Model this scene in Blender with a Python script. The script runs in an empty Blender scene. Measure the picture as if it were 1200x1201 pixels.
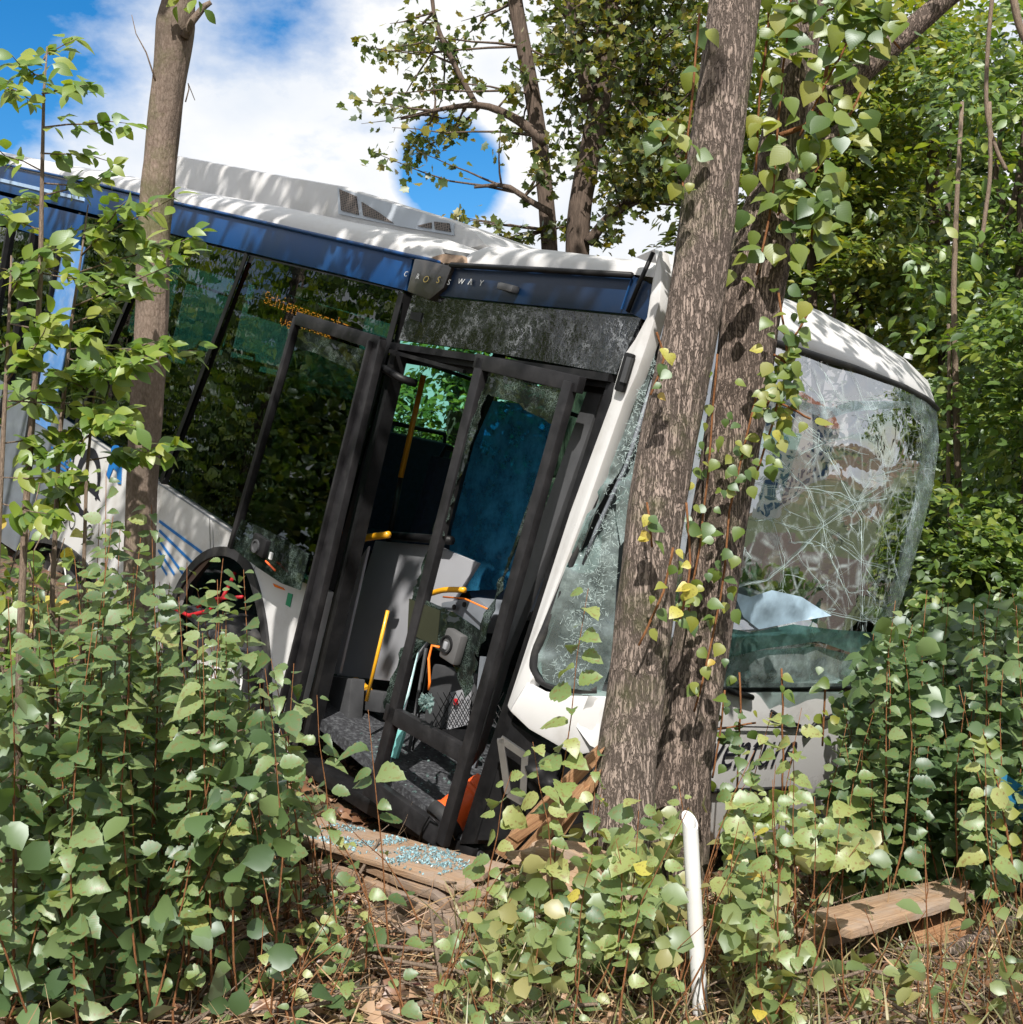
import bpy, bmesh, math, random
import numpy as np
from mathutils import Vector as V, Matrix, noise

random.seed(7); RNG = np.random.default_rng(7)
R = math.radians
scene = bpy.context.scene
COL = scene.collection
rnd = random.uniform

# ------------------------------------------------------------------ camera, world, sun, exposure
FPX = 1448.0                                   # focal length in pixels of the 1200 px wide photograph
C = V((0, 0, 1.65))
cam_d = bpy.data.cameras.new('camera'); cam = bpy.data.objects.new('camera', cam_d); COL.objects.link(cam)
cam.location = C; cam.rotation_euler = (R(90), 0, 0)
cam_d.sensor_width = 36; cam_d.lens = 36 * FPX / 1200
cam_d.clip_start = 0.05; cam_d.clip_end = 3000
scene.camera = cam

SUN = V((0.0, -0.68, 0.73)).normalized()     # towards the sun
elev = math.asin(SUN.z); azim = math.atan2(SUN.x, SUN.y)
world = bpy.data.worlds.new('World'); scene.world = world; world.use_nodes = True
wn = world.node_tree.nodes; wl = world.node_tree.links; wn.clear()
w_out = wn.new('ShaderNodeOutputWorld'); w_mix = wn.new('ShaderNodeMixShader')
sky = wn.new('ShaderNodeTexSky'); sky.sky_type = 'NISHITA'; sky.sun_disc = False
sky.sun_elevation = elev; sky.sun_rotation = azim; sky.air_density = 1.0; sky.dust_density = 0.3; sky.ozone_density = 2.5
bg_sky = wn.new('ShaderNodeBackground'); bg_sky.inputs['Strength'].default_value = 0.105
bg_cloud = wn.new('ShaderNodeBackground'); bg_cloud.inputs['Strength'].default_value = 0.68
w_tc = wn.new('ShaderNodeTexCoord')
w_map = wn.new('ShaderNodeMapping'); w_map.inputs['Scale'].default_value = (1, 1, 1.7); w_map.inputs['Location'].default_value = (0.30, 0.0, 0.12)
n1 = wn.new('ShaderNodeTexNoise'); n1.inputs['Scale'].default_value = 3.2; n1.inputs['Detail'].default_value = 9; n1.inputs['Roughness'].default_value = 0.58
n2 = wn.new('ShaderNodeTexNoise'); n2.inputs['Scale'].default_value = 9.0; n2.inputs['Detail'].default_value = 6
ramp = wn.new('ShaderNodeValToRGB'); ramp.color_ramp.elements[0].position = 0.36; ramp.color_ramp.elements[1].position = 0.60
ramp2 = wn.new('ShaderNodeValToRGB'); ramp2.color_ramp.elements[0].position = 0.3; ramp2.color_ramp.elements[1].position = 0.62
ramp2.color_ramp.elements[0].color = (0.78, 0.84, 0.93, 1); ramp2.color_ramp.elements[1].color = (1, 1, 1, 1)
wl.new(w_tc.outputs['Generated'], w_map.inputs['Vector']); wl.new(w_map.outputs[0], n1.inputs['Vector']); wl.new(w_map.outputs[0], n2.inputs['Vector'])
# clear-sky gaps of the cloud layer: two patches of blue, their edges broken up by the noise
def gap(direction, size):
    d = wn.new('ShaderNodeVectorMath'); d.operation = 'DOT_PRODUCT'; d.inputs[1].default_value = V(direction).normalized()
    wl.new(w_tc.outputs['Generated'], d.inputs[0])
    m = wn.new('ShaderNodeMapRange'); m.inputs['From Min'].default_value = math.cos(size); m.inputs['From Max'].default_value = 1.0
    m.inputs['To Min'].default_value = 0; m.inputs['To Max'].default_value = 1
    wl.new(d.outputs['Value'], m.inputs['Value']); return m.outputs[0]
def wmath(op, a, b):
    m = wn.new('ShaderNodeMath'); m.operation = op
    for i, x in enumerate((a, b)):
        if isinstance(x, (int, float)): m.inputs[i].default_value = x
        else: wl.new(x, m.inputs[i])
    return m.outputs[0]
gaps = wmath('MAXIMUM', gap((-0.52, 1, 0.40), 0.19), gap((-0.05, 1, 0.275), 0.05))
fac = wmath('SUBTRACT', wmath('ADD', wmath('MULTIPLY', wmath('SUBTRACT', n1.outputs['Fac'], 0.5), 1.5), 0.68), wmath('MULTIPLY', gaps, wmath('MULTIPLY', n2.outputs['Fac'], 1.0)))
wl.new(fac, ramp.inputs['Fac']); wl.new(n2.outputs['Fac'], ramp2.inputs['Fac'])
w_hsv = wn.new('ShaderNodeHueSaturation'); w_hsv.inputs['Saturation'].default_value = 1.45; w_hsv.inputs['Value'].default_value = 0.95
wl.new(sky.outputs[0], w_hsv.inputs['Color'])
wl.new(ramp2.outputs['Color'], bg_cloud.inputs['Color']); wl.new(w_hsv.outputs[0], bg_sky.inputs['Color'])
wl.new(ramp.outputs['Color'], w_mix.inputs['Fac']); wl.new(bg_sky.outputs[0], w_mix.inputs[1]); wl.new(bg_cloud.outputs[0], w_mix.inputs[2])
wl.new(w_mix.outputs[0], w_out.inputs['Surface'])

sun_d = bpy.data.lights.new('sun', 'SUN'); sun_d.energy = 4.6; sun_d.angle = R(0.53); sun_d.color = (1.0, 0.955, 0.88)
sun_o = bpy.data.objects.new('sun', sun_d); COL.objects.link(sun_o)
sun_o.rotation_euler = (-SUN).to_track_quat('-Z', 'Y').to_euler()

scene.view_settings.view_transform = 'Standard'; scene.view_settings.look = 'None'
scene.view_settings.gamma = 1; scene.view_settings.exposure = 0.62; scene.view_settings.use_curve_mapping = False
scene.render.engine = 'CYCLES'
scene.cycles.max_bounces = 7; scene.cycles.transparent_max_bounces = 12; scene.cycles.diffuse_bounces = 3
scene.cycles.glossy_bounces = 3; scene.cycles.caustics_reflective = False; scene.cycles.caustics_refractive = False

# ------------------------------------------------------------------ geometry helpers
def ray(px, py): return V(((px - 600) / FPX, 1, (600.5 - py) / FPX))
def at(px, py, Y): return C + ray(px, py) * Y
def proj(p):
    q = p - C
    return (600 + FPX * q.x / q.y, 600.5 - FPX * q.z / q.y) if q.y > 0.1 else (-9999, -9999)
def on_plane(px, py, p0, n):
    r = ray(px, py); return C + r * ((p0 - C).dot(n) / r.dot(n))

class MB:
    """collects vertices and faces, then links them as ONE mesh object"""
    def __init__(s): s.v = []; s.f = []
    def poly(s, pts):
        b = len(s.v); s.v += [V(p) for p in pts]; s.f.append(tuple(range(b, b + len(pts)))); return s
    def prism(s, pts, vec):
        n = len(pts); b = len(s.v); vec = V(vec)
        s.v += [V(p) for p in pts] + [V(p) + vec for p in pts]
        s.f.append(tuple(range(b, b + n))); s.f.append(tuple(range(b + 2 * n - 1, b + n - 1, -1)))
        for i in range(n):
            j = (i + 1) % n; s.f.append((b + i, b + n + i, b + n + j, b + j))
        return s
    def bar(s, a, b_, w, d, wdir):
        """rectangular bar from a to b_, w wide along wdir, d deep along the third axis"""
        a = V(a); b_ = V(b_); ax = (b_ - a).normalized(); wd = V(wdir); wd = (wd - ax * wd.dot(ax)).normalized(); dd = ax.cross(wd)
        c = [a + wd * (w / 2 * i) + dd * (d / 2 * j) for i, j in ((-1, -1), (1, -1), (1, 1), (-1, 1))]
        return s.prism(c, b_ - a)
    def box(s, c, ax, ay, az):
        c = V(c); ax = V(ax); ay = V(ay); az = V(az)
        return s.prism([c - ax - ay - az, c + ax - ay - az, c + ax + ay - az, c - ax + ay - az], az * 2)
    def tube(s, pts, rad, seg=8, caps=True):
        pts = [V(p) for p in pts]; n = len(pts)
        if not hasattr(rad, '__len__'): rad = [rad] * n
        b = len(s.v); t0 = (pts[1] - pts[0]).normalized()
        u = t0.orthogonal().normalized()
        for i, p in enumerate(pts):
            t = (pts[min(i + 1, n - 1)] - pts[max(i - 1, 0)]).normalized()
            u = (u - t * u.dot(t)).normalized(); w = t.cross(u)
            for k in range(seg):
                a = 2 * math.pi * k / seg; s.v.append(p + (u * math.cos(a) + w * math.sin(a)) * rad[i])
        for i in range(n - 1):
            for k in range(seg):
                k2 = (k + 1) % seg; o = b + i * seg; s.f.append((o + k, o + k2, o + seg + k2, o + seg + k))
        if caps:
            s.f.append(tuple(b + k for k in reversed(range(seg)))); s.f.append(tuple(b + (n - 1) * seg + k for k in range(seg)))
        return s
    def grid(s, rows):
        b = len(s.v); m = len(rows[0])
        for r in rows: s.v += [V(p) for p in r]
        for i in range(len(rows) - 1):
            for j in range(m - 1):
                o = b + i * m + j; s.f.append((o, o + 1, o + m + 1, o + m))
        return s
    def lathe(s, c, axis, prof, seg=28):
        """prof: (along axis, radius) pairs"""
        c = V(c); axis = V(axis).normalized(); u = axis.orthogonal().normalized(); w = axis.cross(u); b = len(s.v)
        for h, r in prof:
            for k in range(seg):
                a = 2 * math.pi * k / seg; s.v.append(c + axis * h + (u * math.cos(a) + w * math.sin(a)) * r)
        for i in range(len(prof) - 1):
            for k in range(seg):
                k2 = (k + 1) % seg; o = b + i * seg; s.f.append((o + k, o + k2, o + seg + k2, o + seg + k))
        return s
    def build(s, name, mat, parent=None, smooth=False, bevel=0, kind=None):
        me = bpy.data.meshes.new(name); o0 = parent_loc(parent)
        me.from_pydata([tuple(p - o0) for p in s.v], [], s.f)
        bm = bmesh.new(); bm.from_mesh(me)
        if not kind: bmesh.ops.recalc_face_normals(bm, faces=bm.faces)
        if bevel:
            es = [e for e in bm.edges if len(e.link_faces) == 2 and e.calc_face_angle(0) > 0.5]
            bmesh.ops.bevel(bm, geom=es, offset=bevel, segments=2, affect='EDGES', profile=0.6, clamp_overlap=True)
        bm.to_mesh(me); bm.free()
        if smooth:
            me.shade_smooth()
            if smooth == 'auto': me.set_sharp_from_angle(angle=R(38))
        elif bevel: me.shade_smooth(); me.set_sharp_from_angle(angle=R(38))
        me.materials.append(mat)
        o = bpy.data.objects.new(name, me); COL.objects.link(o)
        if parent: o.parent = parent
        if kind: o['kind'] = kind
        return o
def parent_loc(p):
    o = V((0, 0, 0))
    while p is not None: o = o + V(p.location); p = p.parent
    return o
def thing(name, label, cat, loc, group=None):
    o = bpy.data.objects.new(name, None); COL.objects.link(o); o.location = loc; o.empty_display_size = 0.1
    return tag(o, label, cat, group)
def tag(o, label, cat, group=None):
    o['label'] = label; o['category'] = cat
    if group: o['group'] = group
    return o
def wood_uv(o, axis):
    """grain coordinates in metres: u along the board, v across and down it"""
    a = V(axis).normalized(); b = a.cross(UPZ).normalized(); c = a.cross(b); l = o.data.uv_layers.new(name='UVMap'); off = rnd(0, 9)
    for lp_ in o.data.loops:
        p = o.data.vertices[lp_.vertex_index].co; l.data[lp_.index].uv = (p.dot(a) + off, p.dot(b) + p.dot(c) * 1.3 + off)
    return o
UPZ = V((0, 0, 1))
def struct(o): o['kind'] = 'structure'; return o

# ------------------------------------------------------------------ materials
class NT:
    def __init__(s, name):
        s.m = bpy.data.materials.new(name); s.m.use_nodes = True; s.t = s.m.node_tree; s.t.nodes.clear()
        s.out = s.n('ShaderNodeOutputMaterial')
    def n(s, typ, **kw):
        nd = s.t.nodes.new(typ)
        for k, v in kw.items():
            if k.startswith('_'): setattr(nd, k[1:], v)
            else: s.put(nd.inputs[k.replace('__', ' ')], v)
        return nd
    def put(s, inp, v):
        if isinstance(v, bpy.types.NodeSocket): s.t.links.new(v, inp)
        elif isinstance(v, bpy.types.Node): s.t.links.new(v.outputs[0], inp)
        elif hasattr(v, '__len__') and len(v) == 3 and inp.type == 'RGBA': inp.default_value = (*v, 1)
        else: inp.default_value = v
    def ramp(s, fac, stops):
        nd = s.n('ShaderNodeValToRGB', Fac=fac); e = nd.color_ramp.elements
        while len(e) < len(stops): e.new(0.5)
        for i, (p, c) in enumerate(stops):
            e[i].position = p; e[i].color = (c, c, c, 1) if not hasattr(c, '__len__') else (*c, 1)
        return nd
    def math(s, op, a, b=0.0):
        nd = s.n('ShaderNodeMath', _operation=op); s.put(nd.inputs[0], a); s.put(nd.inputs[1], b); return nd
    def mixc(s, fac, a, b, mode='MIX'):
        nd = s.n('ShaderNodeMix', _data_type='RGBA', _blend_type=mode)
        s.put(nd.inputs[0], fac); s.put(nd.inputs[6], a); s.put(nd.inputs[7], b); return nd.outputs[2]
    def coords(s, kind='Object', scale=(1, 1, 1), rot=(0, 0, 0)):
        tc = s.n('ShaderNodeTexCoord'); mp = s.n('ShaderNodeMapping', Vector=tc.outputs[kind]); mp.inputs['Scale'].default_value = scale
        mp.inputs['Rotation'].default_value = rot; return mp.outputs[0]
    def noise(s, vec, scale, detail=4, rough=0.55): return s.n('ShaderNodeTexNoise', Vector=vec, Scale=scale, Detail=detail, Roughness=rough).outputs['Fac']
    def bump(s, h, strength=0.4, dist=0.01): return s.n('ShaderNodeBump', Height=h, Strength=strength, Distance=dist)
    def surf(s, sh): s.put(s.out.inputs['Surface'], sh); return s.m
    def mixs(s, fac, a, b):
        nd = s.n('ShaderNodeMixShader'); s.put(nd.inputs[0], fac); s.put(nd.inputs[1], a); s.put(nd.inputs[2], b); return nd

def plain(name, col, rough=0.5, metal=0.0, var=0.15, scale=6.0, bump=0.0, bscale=40.0, coat=0.0, spec=0.5, dirt=None, dirt_amt=0.5):
    t = NT(name); co = t.coords()
    nz = t.noise(co, scale, 6)
    c = t.mixc(t.ramp(nz, [(0.3, 0.0), (0.7, 1.0)]), [x * (1 - var) for x in col], [min(1, x * (1 + var)) for x in col])
    if dirt:
        dm = t.math('MULTIPLY', t.ramp(t.noise(co, scale * 0.7 + 1.3, 9, 0.65), [(0.48, 0.0), (0.72, 1.0)]), dirt_amt)
        c = t.mixc(dm, c, dirt)
    p = t.n('ShaderNodeBsdfPrincipled', Base__Color=c, Metallic=metal)
    p.inputs['Roughness'].default_value = rough
    t.put(p.inputs['Roughness'], t.n('ShaderNodeMapRange', Value=nz, To__Min=max(0.02, rough - 0.08), To__Max=min(1, rough + 0.12)))
    p.inputs['Specular IOR Level'].default_value = spec; p.inputs['Coat Weight'].default_value = coat; p.inputs['Coat Roughness'].default_value = 0.06
    if bump: t.put(p.inputs['Normal'], t.bump(t.noise(co, bscale, 5), bump, 0.01))
    return t.surf(p)

def glass_mat(name, tint, ior=1.6, craze=0.0, cscale=55.0, rough=0.0, wob=0.0, craze_col=(0.75, 0.85, 0.85), backing=None, body=0.0):
    """tinted pane: see-through by tint, mirror by Fresnel; craze adds a net of white fracture lines"""
    t = NT(name); co = t.coords()
    nrm = t.bump(t.noise(co, 3.5, 3), wob, 0.05) if wob else None
    tr = t.n('ShaderNodeBsdfTransparent', Color=tint) if backing is None else t.n('ShaderNodeBsdfDiffuse', Color=backing)
    gl = t.n('ShaderNodeBsdfGlossy', Roughness=rough, Color=(0.95, 0.97, 1.0))
    geo = t.n('ShaderNodeNewGeometry'); dt_ = t.n('ShaderNodeVectorMath', _operation='DOT_PRODUCT')
    t.put(dt_.inputs[0], geo.outputs['Incoming']); t.put(dt_.inputs[1], nrm or geo.outputs['Normal'])
    r0 = ((ior - 1) / (ior + 1)) ** 2
    cs = t.math('MINIMUM', t.math('ABSOLUTE', dt_.outputs['Value']), 1.0)          # Schlick, the same from either side of the pane
    fr = t.math('ADD', t.math('MULTIPLY', t.math('POWER', t.math('SUBTRACT', 1.0, cs), 5.0), 1 - r0), r0)
    if nrm: t.put(gl.inputs['Normal'], nrm)
    sh = t.mixs(fr, tr, gl)
    if craze:
        vo = t.n('ShaderNodeTexVoronoi', _feature='DISTANCE_TO_EDGE', Vector=co, Scale=cscale)
        vo2 = t.n('ShaderNodeTexVoronoi', _feature='DISTANCE_TO_EDGE', Vector=co, Scale=cscale * 0.31)
        lines = t.math('MAXIMUM', t.ramp(vo.outputs['Distance'], [(0.0, 1.0), (0.09, 0.0)]), t.ramp(vo2.outputs['Distance'], [(0.0, 1.0), (0.035, 0.0)]))
        patch = t.ramp(t.noise(co, 7, 6, 0.7), [(0.44, 0.03), (0.68, 1.0)])
        m = t.math('MULTIPLY', t.math('MULTIPLY', lines, patch), craze)
        if body: m = t.math('MAXIMUM', m, t.math('MULTIPLY', t.math('ADD', t.math('MULTIPLY', patch, 0.6), 0.4), body))
        wd = t.mixs(0.45, t.n('ShaderNodeBsdfDiffuse', Color=craze_col), t.n('ShaderNodeBsdfTranslucent', Color=craze_col))
        wd = t.mixs(0.12, wd, t.n('ShaderNodeBsdfGlossy', Roughness=0.2))
        sh = t.mixs(m, sh, wd)
    return t.surf(sh)

def leaf_mat(name, cols, under=1.35, trans=0.38, veins=14.0, islands=False, gloss=0.07, rough=0.45, spots=0.0):
    """cols: dark .. light leaf colours chosen at random per leaf"""
    t = NT(name)
    rv = t.n('ShaderNodeNewGeometry').outputs['Random Per Island'] if islands else t.n('ShaderNodeObjectInfo').outputs['Random']
    c = t.ramp(rv, [(i / max(1, len(cols) - 1), k) for i, k in enumerate(cols)]).outputs[0]
    nrm = None
    if veins:
        tc = t.n('ShaderNodeTexCoord'); sx = t.n('ShaderNodeSeparateXYZ', Vector=tc.outputs['UV'])
        ax = t.math('ABSOLUTE', t.math('SUBTRACT', sx.outputs[0], 0.5))
        ph = t.math('SUBTRACT', t.math('MULTIPLY', sx.outputs[1], veins), t.math('MULTIPLY', ax, veins * 0.9))
        sv = t.math('ABSOLUTE', t.math('SINE', t.math('MULTIPLY', ph, math.pi)))
        vein = t.ramp(t.math('MINIMUM', sv, t.math('MULTIPLY', ax, 22)), [(0.0, 1.0), (0.35, 0.0)])
        c = t.mixc(t.math('MULTIPLY', vein, 0.07), c, (0.36, 0.46, 0.20))
        nrm = t.bump(sv, 0.03, 0.01)
        if spots:
            c = t.mixc(t.math('MULTIPLY', t.ramp(t.noise(tc.outputs['UV'], 6, 3), [(0.55, 0.0), (0.64, 1.0)]), spots), c, (0.20, 0.11, 0.03))
    bf = t.n('ShaderNodeNewGeometry').outputs['Backfacing']
    c2 = t.mixc(bf, c, t.mixc(1.0, c, (under, under * 1.02, under * 1.1), 'MULTIPLY'))
    d = t.n('ShaderNodeBsdfDiffuse', Color=c2)
    tl = t.n('ShaderNodeBsdfTranslucent', Color=t.mixc(1.0, c, (1.5, 1.5, 0.55), 'MULTIPLY'))
    g = t.n('ShaderNodeBsdfGlossy', Roughness=rough, Color=(0.9, 0.95, 1.0))
    if nrm:
        for x in (d, g): t.put(x.inputs['Normal'], nrm)
    fr = t.n('ShaderNodeLayerWeight', Blend=0.25)
    return t.surf(t.mixs(t.math('ADD', t.math('MULTIPLY', fr.outputs['Fresnel'], 0.22), gloss * 0.6), t.mixs(trans, d, tl), g))

def bark_mat(name, dark, light, moss=0.0, vs=1.0, patch=None, zs=0.16, bmp=0.9, ridge=0.0, pm=0.5):
    t = NT(name); co = t.coords('Object', (1, 1, zs)); co2 = t.coords()
    a = t.noise(co, 75 * vs, 9, 0.72); b = t.noise(co2, 5, 6, 0.6)
    vo = t.n('ShaderNodeTexVoronoi', Vector=co, Scale=70 * vs, _feature='DISTANCE_TO_EDGE')
    h = t.math('ADD', a, t.math('MULTIPLY', t.ramp(vo.outputs['Distance'], [(0.0, 0.0), (0.25, 1.0)]), 0.14))
    if ridge:                                            # interlaced furrows: domain-warped ridged noise, long along the trunk
        wv = t.n('ShaderNodeVectorMath', _operation='ADD'); t.put(wv.inputs[0], co)
        ws_ = t.n('ShaderNodeVectorMath', _operation='SCALE'); t.put(ws_.inputs[0], t.n('ShaderNodeTexNoise', Vector=co2, Scale=9.0, Detail=3).outputs['Color']); ws_.inputs['Scale'].default_value = 0.035
        t.put(wv.inputs[1], ws_.outputs[0])
        rg = t.math('ABSOLUTE', t.math('SUBTRACT', t.noise(wv.outputs[0], 42, 5, 0.6), 0.5))
        rr2 = t.math('ABSOLUTE', t.math('SUBTRACT', t.noise(wv.outputs[0], 95, 4, 0.6), 0.5))
        furrow = t.ramp(t.math('MINIMUM', t.math('MULTIPLY', rg, 1.0), t.math('MULTIPLY', rr2, 1.6)), [(0.0, 0.0), (0.07, 1.0)])
        h = t.math('ADD', t.math('MULTIPLY', h, 1 - ridge), t.math('MULTIPLY', furrow, ridge))
    c = t.mixc(t.ramp(h, [(0.40, 0.0), (0.80, 1.0)]), dark, light)
    c = t.mixc(t.math('MULTIPLY', t.ramp(b, [(0.35, 0.0), (0.75, 1.0)]), pm), c, patch or [x * 0.55 for x in light])
    if moss: c = t.mixc(t.math('MULTIPLY', t.ramp(t.noise(co2, 3.2, 7, 0.7), [(0.50, 0.0), (0.66, 1.0)]), moss), c, (0.07, 0.09, 0.02))
    p = t.n('ShaderNodeBsdfPrincipled', Base__Color=c, Roughness=0.9, Normal=t.bump(h, bmp, 0.012))
    p.inputs['Specular IOR Level'].default_value = 0.2
    return t.surf(p)

def wood_mat(name, a, b, grain=30.0, axis=(1, 0.06, 1), grey=None, uv=False):
    t = NT(name); co = t.coords('UV', (1.2, 26, 1)) if uv else t.coords('Generated', axis); n = t.noise(co, 3.2 if uv else grain, 8, 0.7)
    if uv: n = t.math('ADD', t.math('MULTIPLY', n, 0.75), t.math('MULTIPLY', t.noise(t.coords('UV', (2.5, 90, 1)), 4.0, 4, 0.6), 0.25))
    c = t.mixc(t.ramp(n, [(0.32, 0.0), (0.68, 1.0)]), a, b)
    if grey: c = t.mixc(t.ramp(t.noise(t.coords(), 5, 7, 0.7), [(0.42, 0.0), (0.62, 0.9)]), c, grey)
    p = t.n('ShaderNodeBsdfPrincipled', Base__Color=c, Roughness=0.75, Normal=t.bump(n, 0.9, 0.01)); return t.surf(p)

m_white = plain('white_paint', (0.62, 0.615, 0.615), 0.28, var=0.04, scale=2.5, coat=0.5, dirt=(0.30, 0.26, 0.22), dirt_amt=0.45)
m_roof = plain('white_roof_paint', (0.52, 0.515, 0.52), 0.42, var=0.05, scale=3, dirt=(0.42, 0.39, 0.35), dirt_amt=0.4)
m_blue = plain('blue_paint', (0.002, 0.045, 0.160), 0.45, var=0.12, scale=2.5, spec=0.3, dirt=(0.03, 0.07, 0.13), dirt_amt=0.4)
m_navy = plain('dark_blue_paint', (0.004, 0.018, 0.052), 0.36, var=0.2, scale=3, spec=0.35, dirt=(0.04, 0.04, 0.045), dirt_amt=0.3)
m_torn = plain('torn_brown_filler', (0.30, 0.21, 0.15), 0.8, var=0.25, scale=20, bump=0.4)
m_wrinkle = plain('scraped_dark_paint', (0.040, 0.035, 0.032), 0.34, var=0.3, scale=8, coat=0.4)
m_black = plain('black_trim', (0.010, 0.010, 0.011), 0.45, var=0.35, scale=12, spec=0.22, bump=0.05, dirt=(0.045, 0.042, 0.042), dirt_amt=0.25)
m_doorframe = plain('dusty_black_door_profile', (0.016, 0.0155, 0.017), 0.42, var=0.35, scale=9, spec=0.22, bump=0.06, dirt=(0.07, 0.066, 0.068), dirt_amt=0.3)
m_rubber = plain('black_rubber', (0.018, 0.018, 0.020), 0.7, var=0.25, scale=10, bump=0.1, dirt=(0.13, 0.12, 0.10), dirt_amt=0.35)
m_greyplastic = plain('grey_plastic', (0.16, 0.175, 0.20), 0.5, var=0.12, scale=8)
m_lightgrey = plain('light_grey_panel', (0.30, 0.305, 0.33), 0.55, var=0.06, scale=4, dirt=(0.25, 0.24, 0.24), dirt_amt=0.35)
m_darkgrey = plain('dark_grey_plastic', (0.055, 0.056, 0.060), 0.5, var=0.2, scale=8)
m_floor_in = plain('speckled_dark_floor', (0.030, 0.031, 0.036), 0.6, var=0.5, scale=60, bump=0.3, bscale=120, dirt=(0.32, 0.34, 0.36), dirt_amt=0.35)
m_ceiling = plain('bus_ceiling', (0.22, 0.22, 0.22), 0.6, var=0.05)
m_seat = plain('seat_fabric', (0.022, 0.035, 0.07), 0.85, var=0.3, scale=30)
m_yellow = plain('yellow_handrail', (0.75, 0.36, 0.015), 0.35, var=0.08, coat=0.3)
m_orange = plain('orange_plastic', (0.85, 0.12, 0.02), 0.4, var=0.08)
m_orangecable = plain('orange_cable', (0.85, 0.20, 0.02), 0.45, var=0.05)
m_teal = plain('teal_plastic', (0.20, 0.52, 0.50), 0.5, var=0.1)
m_red = plain('red_strap', (0.50, 0.012, 0.02), 0.55, var=0.15, scale=20)
m_steel = plain('steel', (0.45, 0.45, 0.46), 0.35, metal=0.9, var=0.1)
m_rim = plain('white_rim_paint', (0.62, 0.62, 0.62), 0.4, var=0.08, dirt=(0.28, 0.24, 0.20), dirt_amt=0.5)
m_ink = plain('black_lettering', (0.012, 0.012, 0.02), 0.5, var=0.1)
m_blueink = plain('blue_graphic', (0.01, 0.14, 0.42), 0.45, var=0.1)
m_whiteink = plain('white_lettering', (0.75, 0.76, 0.76), 0.5, var=0.05)
m_goldink = plain('gold_lettering', (0.60, 0.43, 0.10), 0.4, var=0.1)
m_post = plain('white_post_plastic', (0.62, 0.62, 0.62), 0.4, var=0.03, scale=5, dirt=(0.45, 0.40, 0.33), dirt_amt=0.3)
m_amber = plain('amber_lens', (0.75, 0.16, 0.01), 0.2, var=0.1, coat=0.5)
m_green = plain('green_sticker', (0.02, 0.25, 0.12), 0.5)
m_bluecloth = plain('blue_cloth', (0.004, 0.10, 0.20), 0.8, var=0.3, scale=8)
m_sideglass = glass_mat('tinted_side_glass', (0.18, 0.28, 0.26), 1.75, wob=0.03)
m_farglass = glass_mat('tinted_far_glass', (0.52, 0.80, 0.72), 1.45)
m_doorglass = glass_mat('tinted_door_glass', (0.30, 0.42, 0.38), 1.6)
m_dooredge = glass_mat('crazed_door_glass', (0.10, 0.16, 0.14), 1.5, craze=0.75, cscale=85, craze_col=(0.42, 0.56, 0.50), body=0.08)
m_header = glass_mat('crazed_black_glass', (0, 0, 0), 1.7, craze=0.35, cscale=120, backing=(0.008, 0.009, 0.012), craze_col=(0.60, 0.63, 0.68), wob=0.25, body=0.0)
m_windshield = glass_mat('cracked_windscreen_glass', (0.42, 0.37, 0.33), 4.6, craze=0.8, cscale=7, wob=0.06, craze_col=(0.75, 0.86, 0.86))
m_shatter = glass_mat('shattered_windscreen_glass', (0.45, 0.62, 0.60), 1.5, craze=1.0, cscale=60, rough=0.15, wob=0.6, craze_col=(0.70, 0.86, 0.85), body=0.52)
m_edge = glass_mat('crazed_edge_glass', (0.6, 0.7, 0.7), 2.2, craze=0.9, cscale=26, rough=0.08, wob=0.5, craze_col=(0.72, 0.86, 0.88), body=0.26)
m_blueshield = glass_mat('blue_tinted_shield', (0.06, 0.42, 0.70), 1.6, craze=0.5, cscale=6, wob=0.6, craze_col=(0.10, 0.52, 0.82), body=0.6)
def header_mat():
    t = NT('speckled_black_glass'); co = t.coords(); co2 = t.coords('Object', (1, 1, 1))
    sp = t.ramp(t.noise(co, 260, 3, 0.7), [(0.58, 0.0), (0.68, 1.0)]); cl = t.ramp(t.noise(co, 5, 6, 0.75), [(0.40, 0.04), (0.68, 1.0)])
    wisp = t.ramp(t.math('ABSOLUTE', t.math('SUBTRACT', t.noise(co2, 9, 6, 0.65), 0.5)), [(0.0, 0.55), (0.03, 0.0)])
    m = t.math('MINIMUM', t.math('ADD', t.math('MULTIPLY', sp, cl), t.math('MULTIPLY', wisp, t.math('MULTIPLY', cl, 0.8))), 1.0)
    nb = t.bump(t.noise(co, 6, 5), 0.12, 0.05)
    gl = t.n('ShaderNodeBsdfGlossy', Roughness=0.04, Normal=nb); base = t.mixs(0.10, t.n('ShaderNodeBsdfDiffuse', Color=(0.006, 0.007, 0.010)), gl)
    return t.surf(t.mixs(t.math('MULTIPLY', m, 0.75), base, t.n('ShaderNodeBsdfDiffuse', Color=(0.62, 0.65, 0.70))))
m_header = header_mat()
def crack_mat():
    t = NT('crack_line'); c = (0.72, 0.86, 0.85)
    return t.surf(t.mixs(0.4, t.n('ShaderNodeBsdfDiffuse', Color=c), t.n('ShaderNodeBsdfTranslucent', Color=c)))
m_crack = crack_mat()
def led_mat():
    t = NT('orange_led'); return t.surf(t.n('ShaderNodeEmission', Color=(1.0, 0.16, 0.02), Strength=15.0))
m_led = led_mat()
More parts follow.
